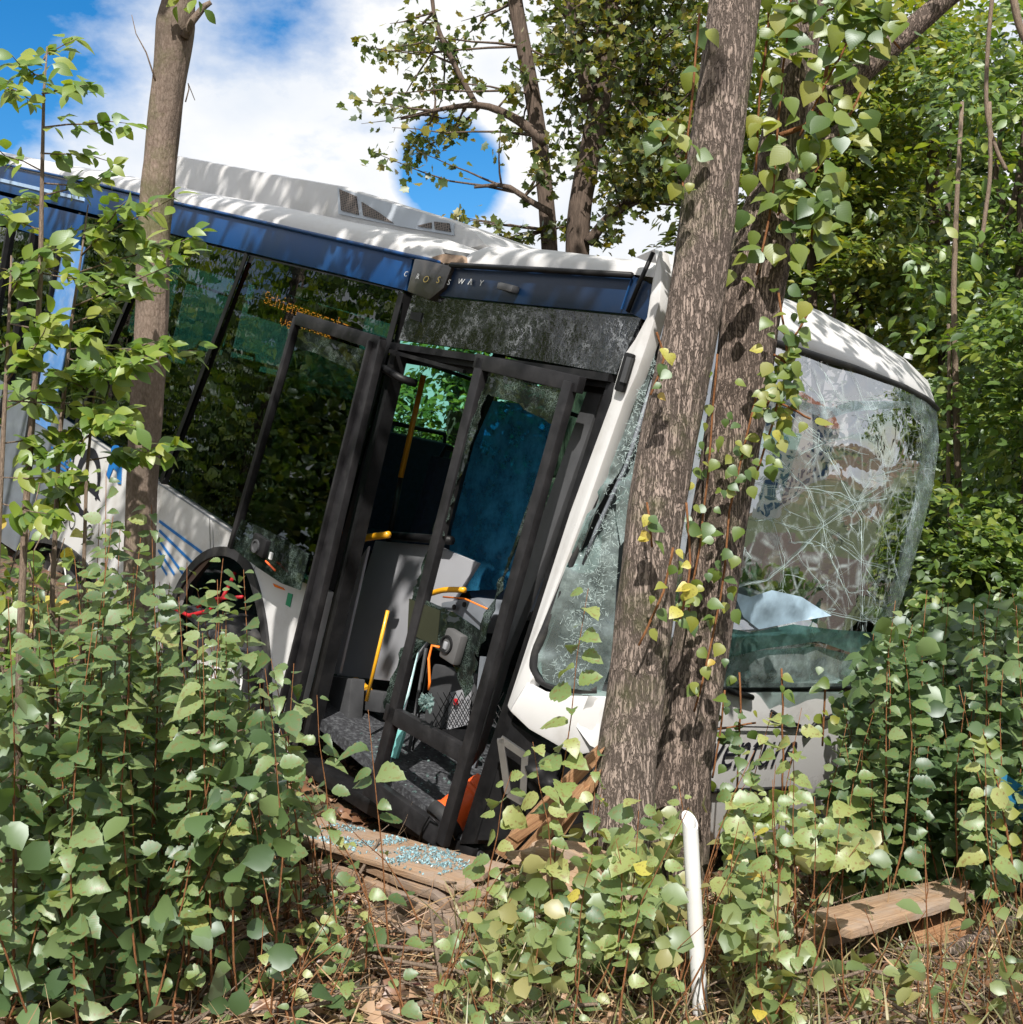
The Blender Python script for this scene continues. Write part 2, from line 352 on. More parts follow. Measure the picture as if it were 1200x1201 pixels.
def honey_mat():
    t = NT('honeycomb_grille'); co = t.coords(); vo = t.n('ShaderNodeTexVoronoi', Vector=co, Scale=60, _feature='DISTANCE_TO_EDGE'); vo.inputs['Randomness'].default_value = 0.1
    c = t.mixc(t.ramp(vo.outputs['Distance'], [(0.06, 0.0), (0.16, 1.0)]), (0.20, 0.16, 0.14), (0.02, 0.02, 0.02))
    return t.surf(t.n('ShaderNodeBsdfPrincipled', Base__Color=c, Roughness=0.7))
m_honey = honey_mat()
m_bark = bark_mat('furrowed_bark', (0.085, 0.067, 0.056), (0.36, 0.285, 0.245), moss=0.55, ridge=0.55)
m_bark2 = bark_mat('furrowed_bark_darker', (0.065, 0.049, 0.041), (0.33, 0.255, 0.215), moss=0.4, ridge=0.55)
m_barkl = bark_mat('smooth_pinkish_bark', (0.15, 0.108, 0.085), (0.31, 0.24, 0.20), moss=0.6, vs=1.2, patch=(0.075, 0.062, 0.048), zs=0.4, bmp=0.6, pm=0.8)
m_barkfar = bark_mat('far_bark', (0.06, 0.045, 0.035), (0.17, 0.125, 0.10), vs=0.6)
m_stem = bark_mat('reddish_stem', (0.16, 0.06, 0.025), (0.36, 0.17, 0.075), vs=2)
m_twig = bark_mat('grey_twig', (0.14, 0.10, 0.075), (0.34, 0.26, 0.20), vs=2)
m_split = wood_mat('fresh_split_wood', (0.16, 0.07, 0.03), (0.50, 0.29, 0.15), uv=True)
m_plank = wood_mat('weathered_plank', (0.14, 0.08, 0.045), (0.46, 0.31, 0.20), grey=(0.24, 0.19, 0.16), uv=True)
m_plank2 = wood_mat('pale_plank', (0.17, 0.09, 0.045), (0.50, 0.34, 0.22), grey=(0.33, 0.26, 0.21), uv=True)
m_rot = wood_mat('brown_log', (0.13, 0.07, 0.035), (0.40, 0.25, 0.15), grain=12)

G_ELM = [(0.062, 0.115, 0.036), (0.105, 0.170, 0.060), (0.155, 0.225, 0.085), (0.23, 0.29, 0.115)]
l_elm = leaf_mat('elm_leaf', G_ELM, spots=0.5)
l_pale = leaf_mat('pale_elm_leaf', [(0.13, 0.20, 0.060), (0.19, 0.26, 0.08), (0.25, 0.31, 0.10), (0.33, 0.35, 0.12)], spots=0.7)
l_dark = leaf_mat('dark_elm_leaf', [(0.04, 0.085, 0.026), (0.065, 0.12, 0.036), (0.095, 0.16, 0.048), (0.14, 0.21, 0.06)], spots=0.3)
l_yellow = leaf_mat('yellow_leaf', [(0.42, 0.40, 0.08), (0.50, 0.44, 0.07), (0.45, 0.30, 0.05)], spots=0.5)
l_sap = leaf_mat('sapling_leaf', [(0.085, 0.165, 0.018), (0.13, 0.22, 0.025), (0.20, 0.28, 0.035), (0.30, 0.33, 0.045)], trans=0.45, veins=10)
l_vine = leaf_mat('vine_leaf', [(0.07, 0.13, 0.035), (0.11, 0.18, 0.03), (0.19, 0.24, 0.035), (0.30, 0.30, 0.05)], trans=0.45, veins=8)
l_wood = leaf_mat('woodland_leaf', [(0.055, 0.10, 0.016), (0.11, 0.17, 0.02), (0.19, 0.24, 0.028), (0.34, 0.32, 0.035)], islands=True, veins=0, trans=0.48)
l_wood2 = leaf_mat('woodland_leaf_green', [(0.045, 0.09, 0.018), (0.085, 0.15, 0.024), (0.14, 0.22, 0.034), (0.25, 0.29, 0.045)], islands=True, veins=0, trans=0.45)
l_maple = leaf_mat('maple_leaf', [(0.045, 0.075, 0.016), (0.08, 0.12, 0.02), (0.14, 0.16, 0.02), (0.26, 0.21, 0.025)], islands=True, veins=0, trans=0.40)
l_under = leaf_mat('undergrowth_leaf', [(0.05, 0.095, 0.035), (0.08, 0.14, 0.05), (0.12, 0.19, 0.07), (0.16, 0.22, 0.08)], islands=True, veins=0)
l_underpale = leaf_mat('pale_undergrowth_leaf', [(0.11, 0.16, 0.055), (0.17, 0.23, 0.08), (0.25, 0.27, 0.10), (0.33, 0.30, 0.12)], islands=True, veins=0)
l_dead = leaf_mat('dead_leaf', [(0.12, 0.055, 0.03), (0.22, 0.11, 0.06), (0.34, 0.20, 0.12), (0.45, 0.31, 0.21)], islands=True, veins=0, trans=0.15)
l_straw = leaf_mat('dry_grass', [(0.26, 0.14, 0.075), (0.40, 0.26, 0.14), (0.52, 0.38, 0.22)], islands=True, veins=0, trans=0.2)

l_drygreen = leaf_mat('half_dry_grass', [(0.12, 0.15, 0.05), (0.22, 0.21, 0.09), (0.34, 0.27, 0.14)], islands=True, veins=0, trans=0.25)
def ground_mat():
    t = NT('leaf_littered_soil'); co = t.coords()
    a = t.noise(co, 1.2, 6); b = t.noise(co, 26, 8, 0.7)
    vo = t.n('ShaderNodeTexVoronoi', Vector=co, Scale=28, _feature='F1')
    c = t.mixc(t.ramp(b, [(0.35, 0.0), (0.68, 1.0)]), (0.055, 0.032, 0.020), (0.26, 0.16, 0.10))
    c = t.mixc(0.45, c, t.mixc(1.0, c, vo.outputs['Color'], 'MULTIPLY'))
    c = t.mixc(t.math('MULTIPLY', t.ramp(a, [(0.45, 0.0), (0.62, 1.0)]), 0.45), c, (0.07, 0.09, 0.03))
    return t.surf(t.n('ShaderNodeBsdfPrincipled', Base__Color=c, Roughness=0.95, Normal=t.bump(b, 0.9, 0.03)))
m_ground = ground_mat()
m_asphalt = plain('asphalt', (0.085, 0.062, 0.052), 0.85, var=0.25, scale=30, bump=0.3, bscale=200)
m_grass = plain('verge_grass', (0.07, 0.085, 0.035), 0.9, var=0.5, scale=20, bump=0.6, bscale=80)
m_render = plain('white_house_render', (0.72, 0.71, 0.69), 0.8, var=0.05)
m_redsign = plain('red_sign_paint', (0.6, 0.02, 0.02), 0.4)

# ------------------------------------------------------------------ bus frame of reference
F = V((0.60229, -0.74796, -0.27893)).normalized()      # forward
U = V((0.27310, -0.13527, 0.95243)).normalized()       # up
N = V((-0.75011, -0.64982, 0.12280)).normalized()      # out of the door side
P0 = at(770, 290, 5.3)                                  # upper front door-side corner
NC = (N + F).normalized()                               # the crushed corner faces between side and front
def B(s, u, n=0.0): return P0 + F * s + U * u + N * n
def S(px, py, n=0.0): return on_plane(px, py, P0 + N * n, N)
def FP(px, py, e=0.0): return on_plane(px, py, P0 + F * e, F)
def CP(px, py, e=0.0): return on_plane(px, py, P0 + NC * e, NC)
def bus_su(p): q = p - P0; return q.dot(F), q.dot(U)

# ------------------------------------------------------------------ ground
DOOR = S(515, 990)
RH = V((-0.627, 0.779))                                 # rearward on the map
def gz(x, y):
    q = V((x - DOOR.x, y - DOOR.y)); t = q.dot(RH); side = q.x * 0.779 + q.y * 0.627
    rise = max(0.0, t - 0.6) * 0.24
    if t > 14: rise = 13.4 * 0.24
    rise *= 1 / (1 + math.exp(-max(-20, min(20, (side + 1.5) * 2.2))))
    dip = -0.32 * math.exp(-((x - 1.6) ** 2 + (y - 6.8) ** 2) / 2.2)
    far = math.hypot(x, y - 5)
    bump = 0.05 * noise.noise(V((x * 0.9, y * 0.9, 3.1))) + 0.02 * noise.noise(V((x * 3.3, y * 3.3, 1.7)))
    return (rise + dip) * (1.0 if far < 25 else math.exp(-(far - 25) / 25)) + bump
def gp(px, py, up=0.0):
    """the ground point seen at a pixel, lifted by up"""
    r = ray(px, py); t = 2.0
    while t < 40:
        p = C + r * t
        if p.z <= gz(p.x, p.y) + up: return p
        t += 0.02
    return C + r * 8
ax = sorted({round(math.copysign(abs(i / 60) ** 2.6 * 600 + abs(i) * 0.10, i), 4) for i in range(-60, 61)})
rows = [[V((x, y + 5, gz(x, y + 5))) for x in ax] for y in ax]
struct(MB().grid(rows).build('ground', m_ground, smooth=True))

# ------------------------------------------------------------------ the wrecked bus
bus = thing('wrecked_bus', 'white and blue city bus crashed nose down against two trees with shattered windscreen', 'bus', (DOOR.x, DOOR.y, gz(DOOR.x, DOOR.y)))
def side(name, pts, mat, n=0.0, th=0.04, bevel=0.0, parent=None):
    return MB().prism([S(x, y, n) for x, y in pts], -N * th).build(name, mat, parent or bus, bevel=bevel)
def lerp_px(pts, x):
    for (x0, y0), (x1, y1) in zip(pts, pts[1:]):
        if x0 <= x <= x1: return y0 + (y1 - y0) * (x - x0) / (x1 - x0)
    return pts[-1][1] if x > pts[-1][0] else pts[0][1]
# upper edge of the side wall
TOP = [(-260, 133), (-100, 170), (0, 193), (100, 214), (200, 238), (300, 260), (400, 283), (480, 301), (528, 311), (545, 310), (640, 315), (737, 321), (768, 326)]
xs = list(range(-260, 440, 40)) + list(range(440, 570, 6)) + list(range(570, 765, 16)) + [768]
XS = [(0, 0), (0.004, 0.04), (0.03, 0.08), (0.09, 0.12), (0.2, 0.145), (0.4, 0.15), (0.75, 0.13), (1.2, 0.08), (1.7, 0.0), (2.1, -0.08), (2.33, -0.2), (2.36, -0.4)]
rows = []
for x in xs:
    p = S(x, lerp_px(TOP, x)); k = math.exp(-((x - 515) / 26.0) ** 2); row = []
    fr = max(0.0, min(1.0, (x - 545) / 200.0))
    for i, (n, u) in enumerate(XS):
        wrinkle = k * (0.07 * noise.noise(V((x * 0.06, n * 7, 0))) + 0.03 * noise.noise(V((x * 0.2, n * 15, 4))) - 0.035)
        gentle = 0.006 * noise.noise(V((x * 0.012, n * 3, 9)))
        back = 0.88 * max(0.0, min(1.0, (x - 600) / 168.0)) * max(0.0, min(1.0, (n - 0.04) / 1.0))
        row.append(p + U * (u * (1 - 0.28 * fr) + wrinkle + gentle - 0.30 * back) - F * back - N * (n - 0.7 * wrinkle * (i > 0)))
    rows.append(row)
roof = MB().grid(rows).build('roof', m_roof, bus, smooth=True)
MB().tube([S(x, lerp_px(TOP, x) - 1, 0.012) for x in xs if x < 524], 0.012, 6).build('roof_gutter', m_blue, roof, smooth=True)
MB().prism([S(x, y, 0.02) for x, y in ((506, 302), (520, 298), (542, 300), (545, 309), (520, 309))], -N * 0.03).build('torn_patch', m_torn, roof)
# long air-conditioning housing on the roof
def ac(px, py, n): return on_plane(px, py, P0 + N * n, N)
unit = MB().prism([ac(x, y, -0.5) for x, y in ((170, 196), (178, 182), (204, 181), (330, 205), (400, 217), (470, 239), (530, 257), (556, 270), (572, 288), (530, 296), (400, 266), (204, 224), (172, 215))], -N * 1.3).build('roof_unit', m_roof, bus, bevel=0.05)
MB().prism([ac(x, y, -0.485) for x, y in ((396, 220), (470, 242), (530, 261), (531, 276), (470, 266), (397, 251))], -N * 0.03).build('vent_panel', plain('pale_grey_vent_panel', (0.42, 0.46, 0.52), 0.5, var=0.06), unit)
for g in (((398, 222), (417, 230), (420, 252), (400, 247)), ((424, 237), (445, 250), (461, 262), (426, 253)), ((489, 265), (505, 261), (505, 268), (492, 266)), ((509, 260), (526, 262), (528, 272), (510, 269))):
    MB().prism([ac(x, y, -0.475) for x, y in g], -N * 0.02).build('grille', m_honey, unit)
# blue band over the windows
side('roof_band', [(-260, 134), (0, 194), (200, 239), (400, 284), (484, 303), (476, 341), (400, 322), (300, 298), (200, 274), (100, 249), (0, 224), (-260, 160)], m_blue, 0.0, 0.05, 0.004)
side('roof_band', [(-260, 164), (0, 229), (98, 253), (92, 292), (0, 262), (-260, 200)], m_blue, 0.006, 0.05, 0.003)
side('band_edge', [(0, 209), (98, 232), (98, 236), (0, 213)], plain('painted_blue_highlight', (0.30, 0.42, 0.60), 0.35), 0.012, 0.02)  # highlight on the gutter edge, put in as a paler strip
side('crumpled_band', [(486, 303), (500, 305), (530, 312), (520, 338), (503, 352), (477, 342)], m_wrinkle, 0.028, 0.05, 0.012)
front_band = side('front_band', [(531, 313), (640, 318), (741, 323), (764, 334), (770, 345), (760, 378), (742, 369), (633, 359), (504, 346), (522, 330)], m_navy, 0.004, 0.05, 0.004)
MB().tube([S(529, 311, 0.03), S(640, 317, 0.03), S(741, 323, 0.03)], 0.014, 6).build('door_gutter', m_black, front_band, smooth=True)
MB().bar(S(729, 363, 0.012), S(741, 327, 0.012), 0.006, 0.008, F).build('corner_trim', m_blue, front_band)
MB().tube([S(736, 366, 0.02), S(750, 332, 0.025), S(766, 296, 0.03)], 0.010, 6).build('corner_trim', m_black, front_band, smooth=True)
lp = S(596, 338, 0.03)
MB().box(lp, F * 0.062, U * 0.018, N * 0.025).build('side_lamp', m_darkgrey, bus, bevel=0.012)
side('shattered_header', [(484, 346), (633, 361), (752, 373), (722, 439), (650, 426), (560, 411), (468, 399)], m_header, -0.012, 0.03)
for k in range(3):
    a = 1 - k * 0.06
    MB().bar(S(462, 406 + k * 7, -0.02 - 0.05 * k), S(718, 444 + k * 8, -0.02 - 0.05 * k), 0.035, 0.05, U).build('door_rail', m_black, bus)
side('header_hole', [(482, 366), (495, 367), (493, 378), (481, 374)], m_black, -0.006, 0.01)

# lettering: text curves turned into meshes and laid on a surface
def lettering(txt, name, mat, origin, xdir, up, size, parent, shear=0.0, depth=0.004, font_space=1.0, width=1.0):
    cu = bpy.data.curves.new(name, 'FONT'); cu.body = txt; cu.size = 1; cu.shear = shear; cu.extrude = 0.0; cu.space_character = font_space; cu.resolution_u = 3
    tmp = bpy.data.objects.new('tmp', cu); COL.objects.link(tmp)
    dg = bpy.context.evaluated_depsgraph_get(); me0 = tmp.evaluated_get(dg).to_mesh()
    vs = [v.co.copy() for v in me0.vertices]; fs = [tuple(p.vertices) for p in me0.polygons]
    tmp.evaluated_get(dg).to_mesh_clear(); bpy.data.objects.remove(tmp)
    xdir = V(xdir).normalized(); up = V(up).normalized()
    mb = MB(); mb.v = [V(origin) + xdir * (v.x * size * width) + up * (v.y * size) for v in vs]; mb.f = fs
    me = bpy.data.meshes.new(name); o0 = parent_loc(parent); me.from_pydata([tuple(p - o0) for p in mb.v], [], fs); me.materials.append(mat)
    o = bpy.data.objects.new(name, me); COL.objects.link(o); o.parent = parent
    return o
for ch, x, y, mt in (('C', 473, 324, m_whiteink), ('R', 487, 327, m_whiteink), ('O', 495, 331, m_goldink), ('S', 511, 332, m_goldink), ('S', 524, 334, m_whiteink), ('W', 536, 333, m_whiteink), ('\u039b', 549, 334, m_whiteink), ('Y', 561, 335, m_whiteink)):
    xd = (S(x + 10, y + 1) - S(x, y)); sz = 0.052 if mt is m_goldink else 0.042
    if ch == '\u039b':
        a = S(x, y, 0.012); mb = MB(); xd.normalize()
        for e in (0, 1): mb.bar(a + xd * (0.026 * e), a + xd * 0.017 + U * 0.030, 0.005, 0.004, xd)
        mb.build('letter', mt, front_band)
    else: lettering(ch, 'letter', mt, S(x, y, 0.036 if 484 < x < 528 else 0.010), xd, U + F * 0.18, sz, front_band, width=1.25)

# side glazing
gl = [((298, 302), (474, 343), (462, 402), (383, 689), (330, 655), (250, 603), (197, 567)),
      ((192, 274), (293, 300), (192, 563), (96, 499)),
      ((99, 254), (187, 273), (91, 496), (50, 467))]
for g in gl: side('window', g, m_sideglass, -0.004, 0.008)
for a, b in (((294, 299), (193, 566)), ((189, 272), (93, 498)), ((98, 251), (48, 470)), ((476, 345), (384, 690))):
    MB().bar(S(*a, -0.03), S(*b, -0.03), 0.05, 0.06, F).build('window_pillar', m_black, bus)
MB().bar(S(96, 256, -0.035), S(476, 348, -0.035), 0.05, 0.05, U).build('window_header', m_black, bus)
# rear door region seen through the sapling
side('rear_pillar', [(76, 282), (100, 290), (58, 505), (36, 492)], plain('blue_pillar_paint', (0.10, 0.25, 0.55), 0.35, var=0.1, dirt=(0.5, 0.52, 0.55), dirt_amt=0.5), 0.004, 0.05)
rd = side('rear_door', [(-260, 206), (70, 282), (32, 490), (-260, 300)], m_sideglass, -0.006, 0.01)
for a, b in (((72, 282), (33, 520)), ((40, 272), (0, 500)), ((12, 266), (-25, 480)), ((-30, 256), (-70, 450))):
    MB().bar(S(*a, 0.01), S(*b, 0.01), 0.045, 0.05, F).build('door_post', m_black, rd)
# lower body panels with the wheel-arch cut-outs
arch = [(318, 872), (315, 770), (306, 706), (291, 663), (268, 647), (240, 654), (215, 684), (200, 727), (196, 790)]
front_panel = side('side_panel', [(250, 607), (330, 659), (383, 694), (338, 884)] + arch[:5] + [(252, 650)], m_white, 0.0, 0.05)
mid_panel = side('side_panel', [(92, 503), (170, 555), (249, 606), (250, 651)] + arch[5:] + [(150, 744), (128, 700), (112, 676), (90, 650), (62, 634)], m_white, 0.003, 0.05)
side('side_panel', [(60, 483), (90, 502), (60, 633), (38, 634), (24, 650), (-30, 615), (-30, 430), (30, 462)], plain('grey_blue_panel', (0.16, 0.18, 0.21), 0.35, var=0.15, coat=0.4), 0.0, 0.05)
def arc_strip(pts, w, n, d, name, mat, par=None):
    mb = MB(); ps = [S(x, y, n) for x, y in pts]
    rr = []
    for i, p in enumerate(ps):
        t = (ps[min(i + 1, len(ps) - 1)] - ps[max(i - 1, 0)]).normalized(); o = N.cross(t)
        rr.append([p + o * w / 2, p + o * w / 2 + N * d, p - o * w / 2 + N * d, p - o * w / 2, p - o * w / 2 - N * 0.12])
    return mb.grid(rr).build(name, mat, par or bus, smooth='auto')
def smooth_px(pts, k=4):
    out = []
    P = [pts[0]] + list(pts) + [pts[-1]]
    for i in range(1, len(P) - 2):
        for j in range(k):
            t = j / k; a, b, c, d = (V(P[i - 1]), V(P[i]), V(P[i + 1]), V(P[i + 2]))
            out.append(tuple(0.5 * (2 * b + (c - a) * t + (2 * a - 5 * b + 4 * c - d) * t * t + (3 * b - a - 3 * c + d) * t ** 3)))
    return out + [tuple(pts[-1])]
arc_strip(smooth_px(arch), 0.06, 0.0, 0.02, 'wheel_arch', m_rubber)
arc_strip(smooth_px([(128, 722), (112, 678), (90, 651), (62, 635), (38, 636), (18, 655)]), 0.05, 0.0, 0.02, 'wheel_arch', m_rubber)
# wheels
def wheel(c, tilt=0.0):
    ax = (N * math.cos(tilt) + F * math.sin(tilt)).normalized(); r = 0.40
    ty = MB().lathe(c, ax, [(-0.24, r * 0.6), (-0.25, r * 0.8), (-0.22, r * 0.97), (-0.15, r), (-0.05, r), (0.02, r * 0.97), (0.05, r * 0.82), (0.04, r * 0.62), (-0.02, r * 0.6)], 40).build('wheel', m_rubber, bus, smooth=True)
    MB().lathe(c, ax, [(0.035, r * 0.62), (0.045, r * 0.58), (0.02, r * 0.52), (-0.06, r * 0.45), (-0.07, r * 0.30), (0.0, r * 0.26), (0.03, r * 0.16), (0.03, 0.0)], 40).build('rim', m_rim, ty, smooth='auto')
    u = ax.orthogonal().normalized(); w = ax.cross(u)
    for k in range(10):
        a = k * math.pi / 5; MB().lathe(V(c) + (u * math.cos(a) + w * math.sin(a)) * r * 0.36 - ax * 0.05, ax, [(0, 0.016), (0.035, 0.014), (0.035, 0)], 6).build('wheel_nut', m_steel, ty)
wheel(S(262, 792, -0.14), 0.18)
wheel(S(70, 690, -0.14))
MB().grid([[S(x, y, n) for n in (-0.06, -0.5)] for x, y in smooth_px(arch)]).build('arch_liner', m_rubber, bus)
mb = MB(); mb.tube([S(276, 672, -0.1), S(262, 700, -0.02), S(246, 716, 0.02), S(222, 722, 0.03), S(198, 710, 0.03)], 0.014, 6); mb.tube([S(285, 700, 0), S(255, 702, 0.03), S(240, 704, 0.03), S(232, 712, 0.03)], 0.011, 6); mb.tube([S(194, 705, 0.02), S(193, 735, 0.02)], 0.016, 6)
mb.build('tow_strap', m_red, bus, smooth=True)

# graphics on the white panels
def stroke(pts, w, n, name, mat, par, closed=False):
    mb = MB(); ps = [S(x, y, n) for x, y in pts]; rr = []
    m = len(ps)
    for i, p in enumerate(ps):
        t = (ps[(i + 1) % m if closed else min(i + 1, m - 1)] - ps[(i - 1) % m if closed else max(i - 1, 0)]).normalized(); o = N.cross(t); ww = w[i] if hasattr(w, '__len__') else w
        rr.append([p + o * ww / 2, p - o * ww / 2])
    if closed: rr.append(rr[0])
    return mb.grid(rr).build(name, mat, par)
stroke([(92, 504), (85, 548), (79, 587)], [0.035, 0.03, 0.02], 0.009, 'letter', m_ink, mid_panel)
def ell(cx, cy, rx, ry, a0, a1, rot, n=26):
    out = []
    for i in range(n + 1):
        a = R(a0 + (a1 - a0) * i / n); x = rx * math.cos(a); y = ry * math.sin(a); c, s = math.cos(R(rot)), math.sin(R(rot)); out.append((cx + x * c - y * s, cy + x * s + y * c))
    return out
stroke(ell(103, 567, 13, 36, -330 + 360, -290, 6), [0.03 + 0.06 * math.sin(math.pi * i / 26) for i in range(27)], 0.010, 'letter', m_ink, mid_panel)
side('letter', [(93, 558), (112, 571), (118, 588), (94, 566)], m_ink, 0.008, 0.004, parent=mid_panel)
stroke(ell(77, 604, 3.2, 9, 0, 360, 5), 0.012, 0.010, 'letter', m_ink, mid_panel, True)
stroke(ell(85, 611, 3.2, 9, 0, 360, 5), 0.012, 0.010, 'letter', m_ink, mid_panel, True)
stroke(ell(105, 624, 3.2, 8, 0, 360, 5), 0.012, 0.010, 'letter', m_ink, mid_panel, True)
stroke(ell(80, 541, 3.4, 7, 0, 360, 5), 0.02, 0.010, 'logo', m_blueink, mid_panel, True)
side('logo', ell(136, 528, 5.5, 6, 0, 350, 0, 14), m_blueink, 0.012, 0.004, parent=mid_panel)
side('logo', [(131, 537), (143, 541), (142, 568), (138, 567), (137, 553), (133, 549), (128, 562), (125, 557), (128, 545)], m_blueink, 0.012, 0.004, parent=mid_panel)
for k in range(5): stroke([(62 - k * 1.5, 516 + k * 8), (80 - k * 0.6, 535 + k * 6)], 0.016, 0.010, 'stripe', m_blueink, mid_panel)
for a, b in (((187, 611), (237, 648)), ((187, 622), (228, 662)), ((187, 634), (215, 673)), ((186, 645), (205, 674)), ((185, 656), (196, 674))):
    stroke([a, b], 0.020, 0.010, 'stripe', m_blueink, mid_panel)
stroke([(246, 606), (247, 650)], 0.006, 0.008, 'panel_seam', m_ink, mid_panel)
stroke([(150, 543), (150, 640), (152, 740)], 0.005, 0.009, 'panel_seam', m_ink, mid_panel)
stroke([(308, 648), (296, 672)], 0.005, 0.006, 'panel_seam', m_ink, front_panel)
stroke([(96, 507), (249, 608.5), (382, 695)], 0.012, 0.007, 'belt_trim', m_greyplastic, front_panel)
side('side_marker', [(320, 684), (331, 689), (333, 692), (322, 688)], m_amber, 0.012, 0.02, parent=front_panel)
side('sticker', [(338, 695), (343, 697), (340, 712), (335, 709)], m_green, 0.006, 0.004, parent=front_panel)
side('sticker', ell(358, 760, 4, 10, 0, 350, 8, 16), m_blueink, 0.006, 0.004, parent=front_panel)

# door surround
MB().bar(S(470, 408, -0.03), S(362, 872, -0.03), 0.06, 0.08, F).build('door_post', m_black, bus)
MB().bar(S(443, 430, -0.12), S(378, 800, -0.12), 0.05, 0.05, F).build('door_post', m_black, bus)
side('front_post', [(712, 446), (722, 450), (590, 880), (556, 990), (538, 990), (572, 880)], m_black, -0.02, 0.10, 0.01)
side('front_post', [(690, 452), (711, 447), (640, 650), (592, 770), (560, 880), (545, 900), (575, 780), (622, 640)], m_darkgrey, -0.10, 0.05, 0.01)
side('door_sill', [(330, 872), (430, 935), (556, 996), (550, 1012), (430, 955), (330, 890)], m_black, -0.03, 0.12, 0.01)

# folding door leaves, both swung out a little
def frame_bar(a, b, w, name, par, n0, n1=None, d=0.045, mat=None):
    return MB().bar(S(*a, n0), S(*b, n0 if n1 is None else n1), w, d, F).build(name, mat or m_doorframe, par, bevel=0.006)
def leaf_door(n): 
    o = bpy.data.objects.new('door_leaf', None); COL.objects.link(o); o.parent = bus; o.location = S(500, 700, n) - parent_loc(bus); return o
n1 = 0.13
d1 = leaf_door(n1)
frame_bar((350, 372), (272, 643), 0.042, 'frame_bar', d1, n1)
frame_bar((445, 398), (333, 876), 0.092, 'frame_bar', d1, n1)
frame_bar((436, 400), (322, 860), 0.02, 'frame_bar', d1, n1 + 0.03)
MB().bar(S(350, 374, n1), S(448, 404, n1), 0.075, 0.045, U).build('frame_bar', m_doorframe, d1, bevel=0.006)
MB().prism([S(x, y, n1) for x, y in ((351, 385), (438, 414), (372, 690), (356, 683), (279, 640))], -N * 0.004).build('pane', glass_mat('door_pane_dark', (0.30, 0.42, 0.38), 1.55), d1)
MB().prism([S(x, y, n1 + 0.01) for x, y in ((351, 386), (438, 414), (430, 440), (410, 433), (390, 424), (370, 414), (346, 408))], -N * 0.004).build('broken_glass', m_dooredge, d1)
MB().prism([S(x, y, n1 + 0.01) for x, y in ((284, 609), (300, 616), (330, 630), (362, 650), (352, 692), (330, 684), (300, 664), (271, 641))], -N * 0.006).build('broken_glass', m_dooredge, d1)
MB().box(S(306, 640, n1 + 0.02), F * 0.085, U * 0.055, N * 0.02).build('button_box', m_black, d1, bevel=0.012)
MB().lathe(S(304, 641, n1 + 0.02), N, [(0.0, 0.042), (0.03, 0.04), (0.03, 0.03), (0.022, 0.028), (0.022, 0)], 20).build('button_ring', m_darkgrey, d1)
MB().box(S(318, 652, n1 + 0.045), F * 0.012, U * 0.02, N * 0.006).build('white_tag', m_whiteink, d1)
MB().tube([S(312, 658, n1 + 0.045), S(318, 664, n1 + 0.05), S(323, 669, n1 + 0.05)], 0.006, 6).build('cable_end', m_orange, d1)
n2 = 0.06
d2 = leaf_door(n2)
frame_bar((568, 420), (438, 935), 0.066, 'frame_bar', d2, n2)
frame_bar((670, 448), (519, 990), 0.062, 'frame_bar', d2, n2 + 0.015)
MB().bar(S(560, 424, n2), S(682, 452, n2), 0.075, 0.045, U).build('frame_bar', m_doorframe, d2, bevel=0.006)
MB().bar(S(455, 834, n2), S(548, 886, n2), 0.085, 0.045, U).build('frame_bar', m_doorframe, d2, bevel=0.006)
MB().bar(S(432, 920, n2), S(520, 983, n2), 0.10, 0.05, U).build('frame_bar', m_doorframe, d2, bevel=0.006)
MB().tube([S(492, 988, n2 + 0.03), S(496, 970, n2 + 0.05), S(504, 956, n2 + 0.05), S(514, 966, n2 + 0.03)], 0.006, 6).build('wire', m_black, d2, smooth=True)
def ragged(pts, amp=2.5, step=7):
    out = []
    for (x0, y0), (x1, y1) in zip(pts, pts[1:] + pts[:1]):
        L = math.hypot(x1 - x0, y1 - y0); k = max(1, int(L / step))
        for i in range(k):
            t = i / k; j = amp if i else 0; out.append((x0 + (x1 - x0) * t + rnd(-j, j), y0 + (y1 - y0) * t + rnd(-j, j)))
    return out
for g in (((576, 436), (664, 460), (652, 500), (630, 488), (600, 470), (572, 462), (562, 476)),
          ((660, 462), (664, 470), (560, 770), (553, 760), (620, 600)),
          ((574, 440), (568, 470), (490, 715), (480, 712), (530, 560)),
          ((484, 698), (520, 712), (566, 740), (560, 752), (555, 800), (545, 818), (536, 790), (528, 772), (500, 752), (478, 745)),
          ((470, 760), (500, 752), (478, 745), (472, 790), (455, 835), (450, 830))):
    MB().prism([S(x, y, n2 + 0.008) for x, y in ragged(list(g))], -N * 0.006).build('broken_glass', m_dooredge, d2)
MB().prism([S(x, y, n2 + 0.012) for x, y in ((480, 702), (516, 716), (512, 758), (478, 742))], -N * 0.01).build('inner_panel', plain('dark_olive_panel', (0.03, 0.032, 0.018), 0.3), d2)
bb = MB().box(S(532, 758, n2 + 0.04), F * 0.062, U * 0.075, N * 0.025).build('button_box', plain('mid_grey_plastic', (0.10, 0.098, 0.10), 0.5), d2, bevel=0.016)
MB().lathe(S(524, 756, n2 + 0.065), N, [(0.0, 0.046), (0.008, 0.044), (0.008, 0.036), (-0.012, 0.032), (-0.012, 0)], 24).build('button_ring', m_black, bb, smooth='auto')
MB().box(S(523, 757, n2 + 0.066), F * 0.012, U * 0.018, N * 0.008).build('button', m_lightgrey, bb, bevel=0.004)
MB().tube([S(516, 759, n2 + 0.05), S(507, 757, n2 + 0.07), S(503, 772, n2 + 0.08), S(504, 800, n2 + 0.08), S(503, 809, n2 + 0.075)], 0.007, 6).build('cable', m_orangecable, d2, smooth=True)
mb = MB()
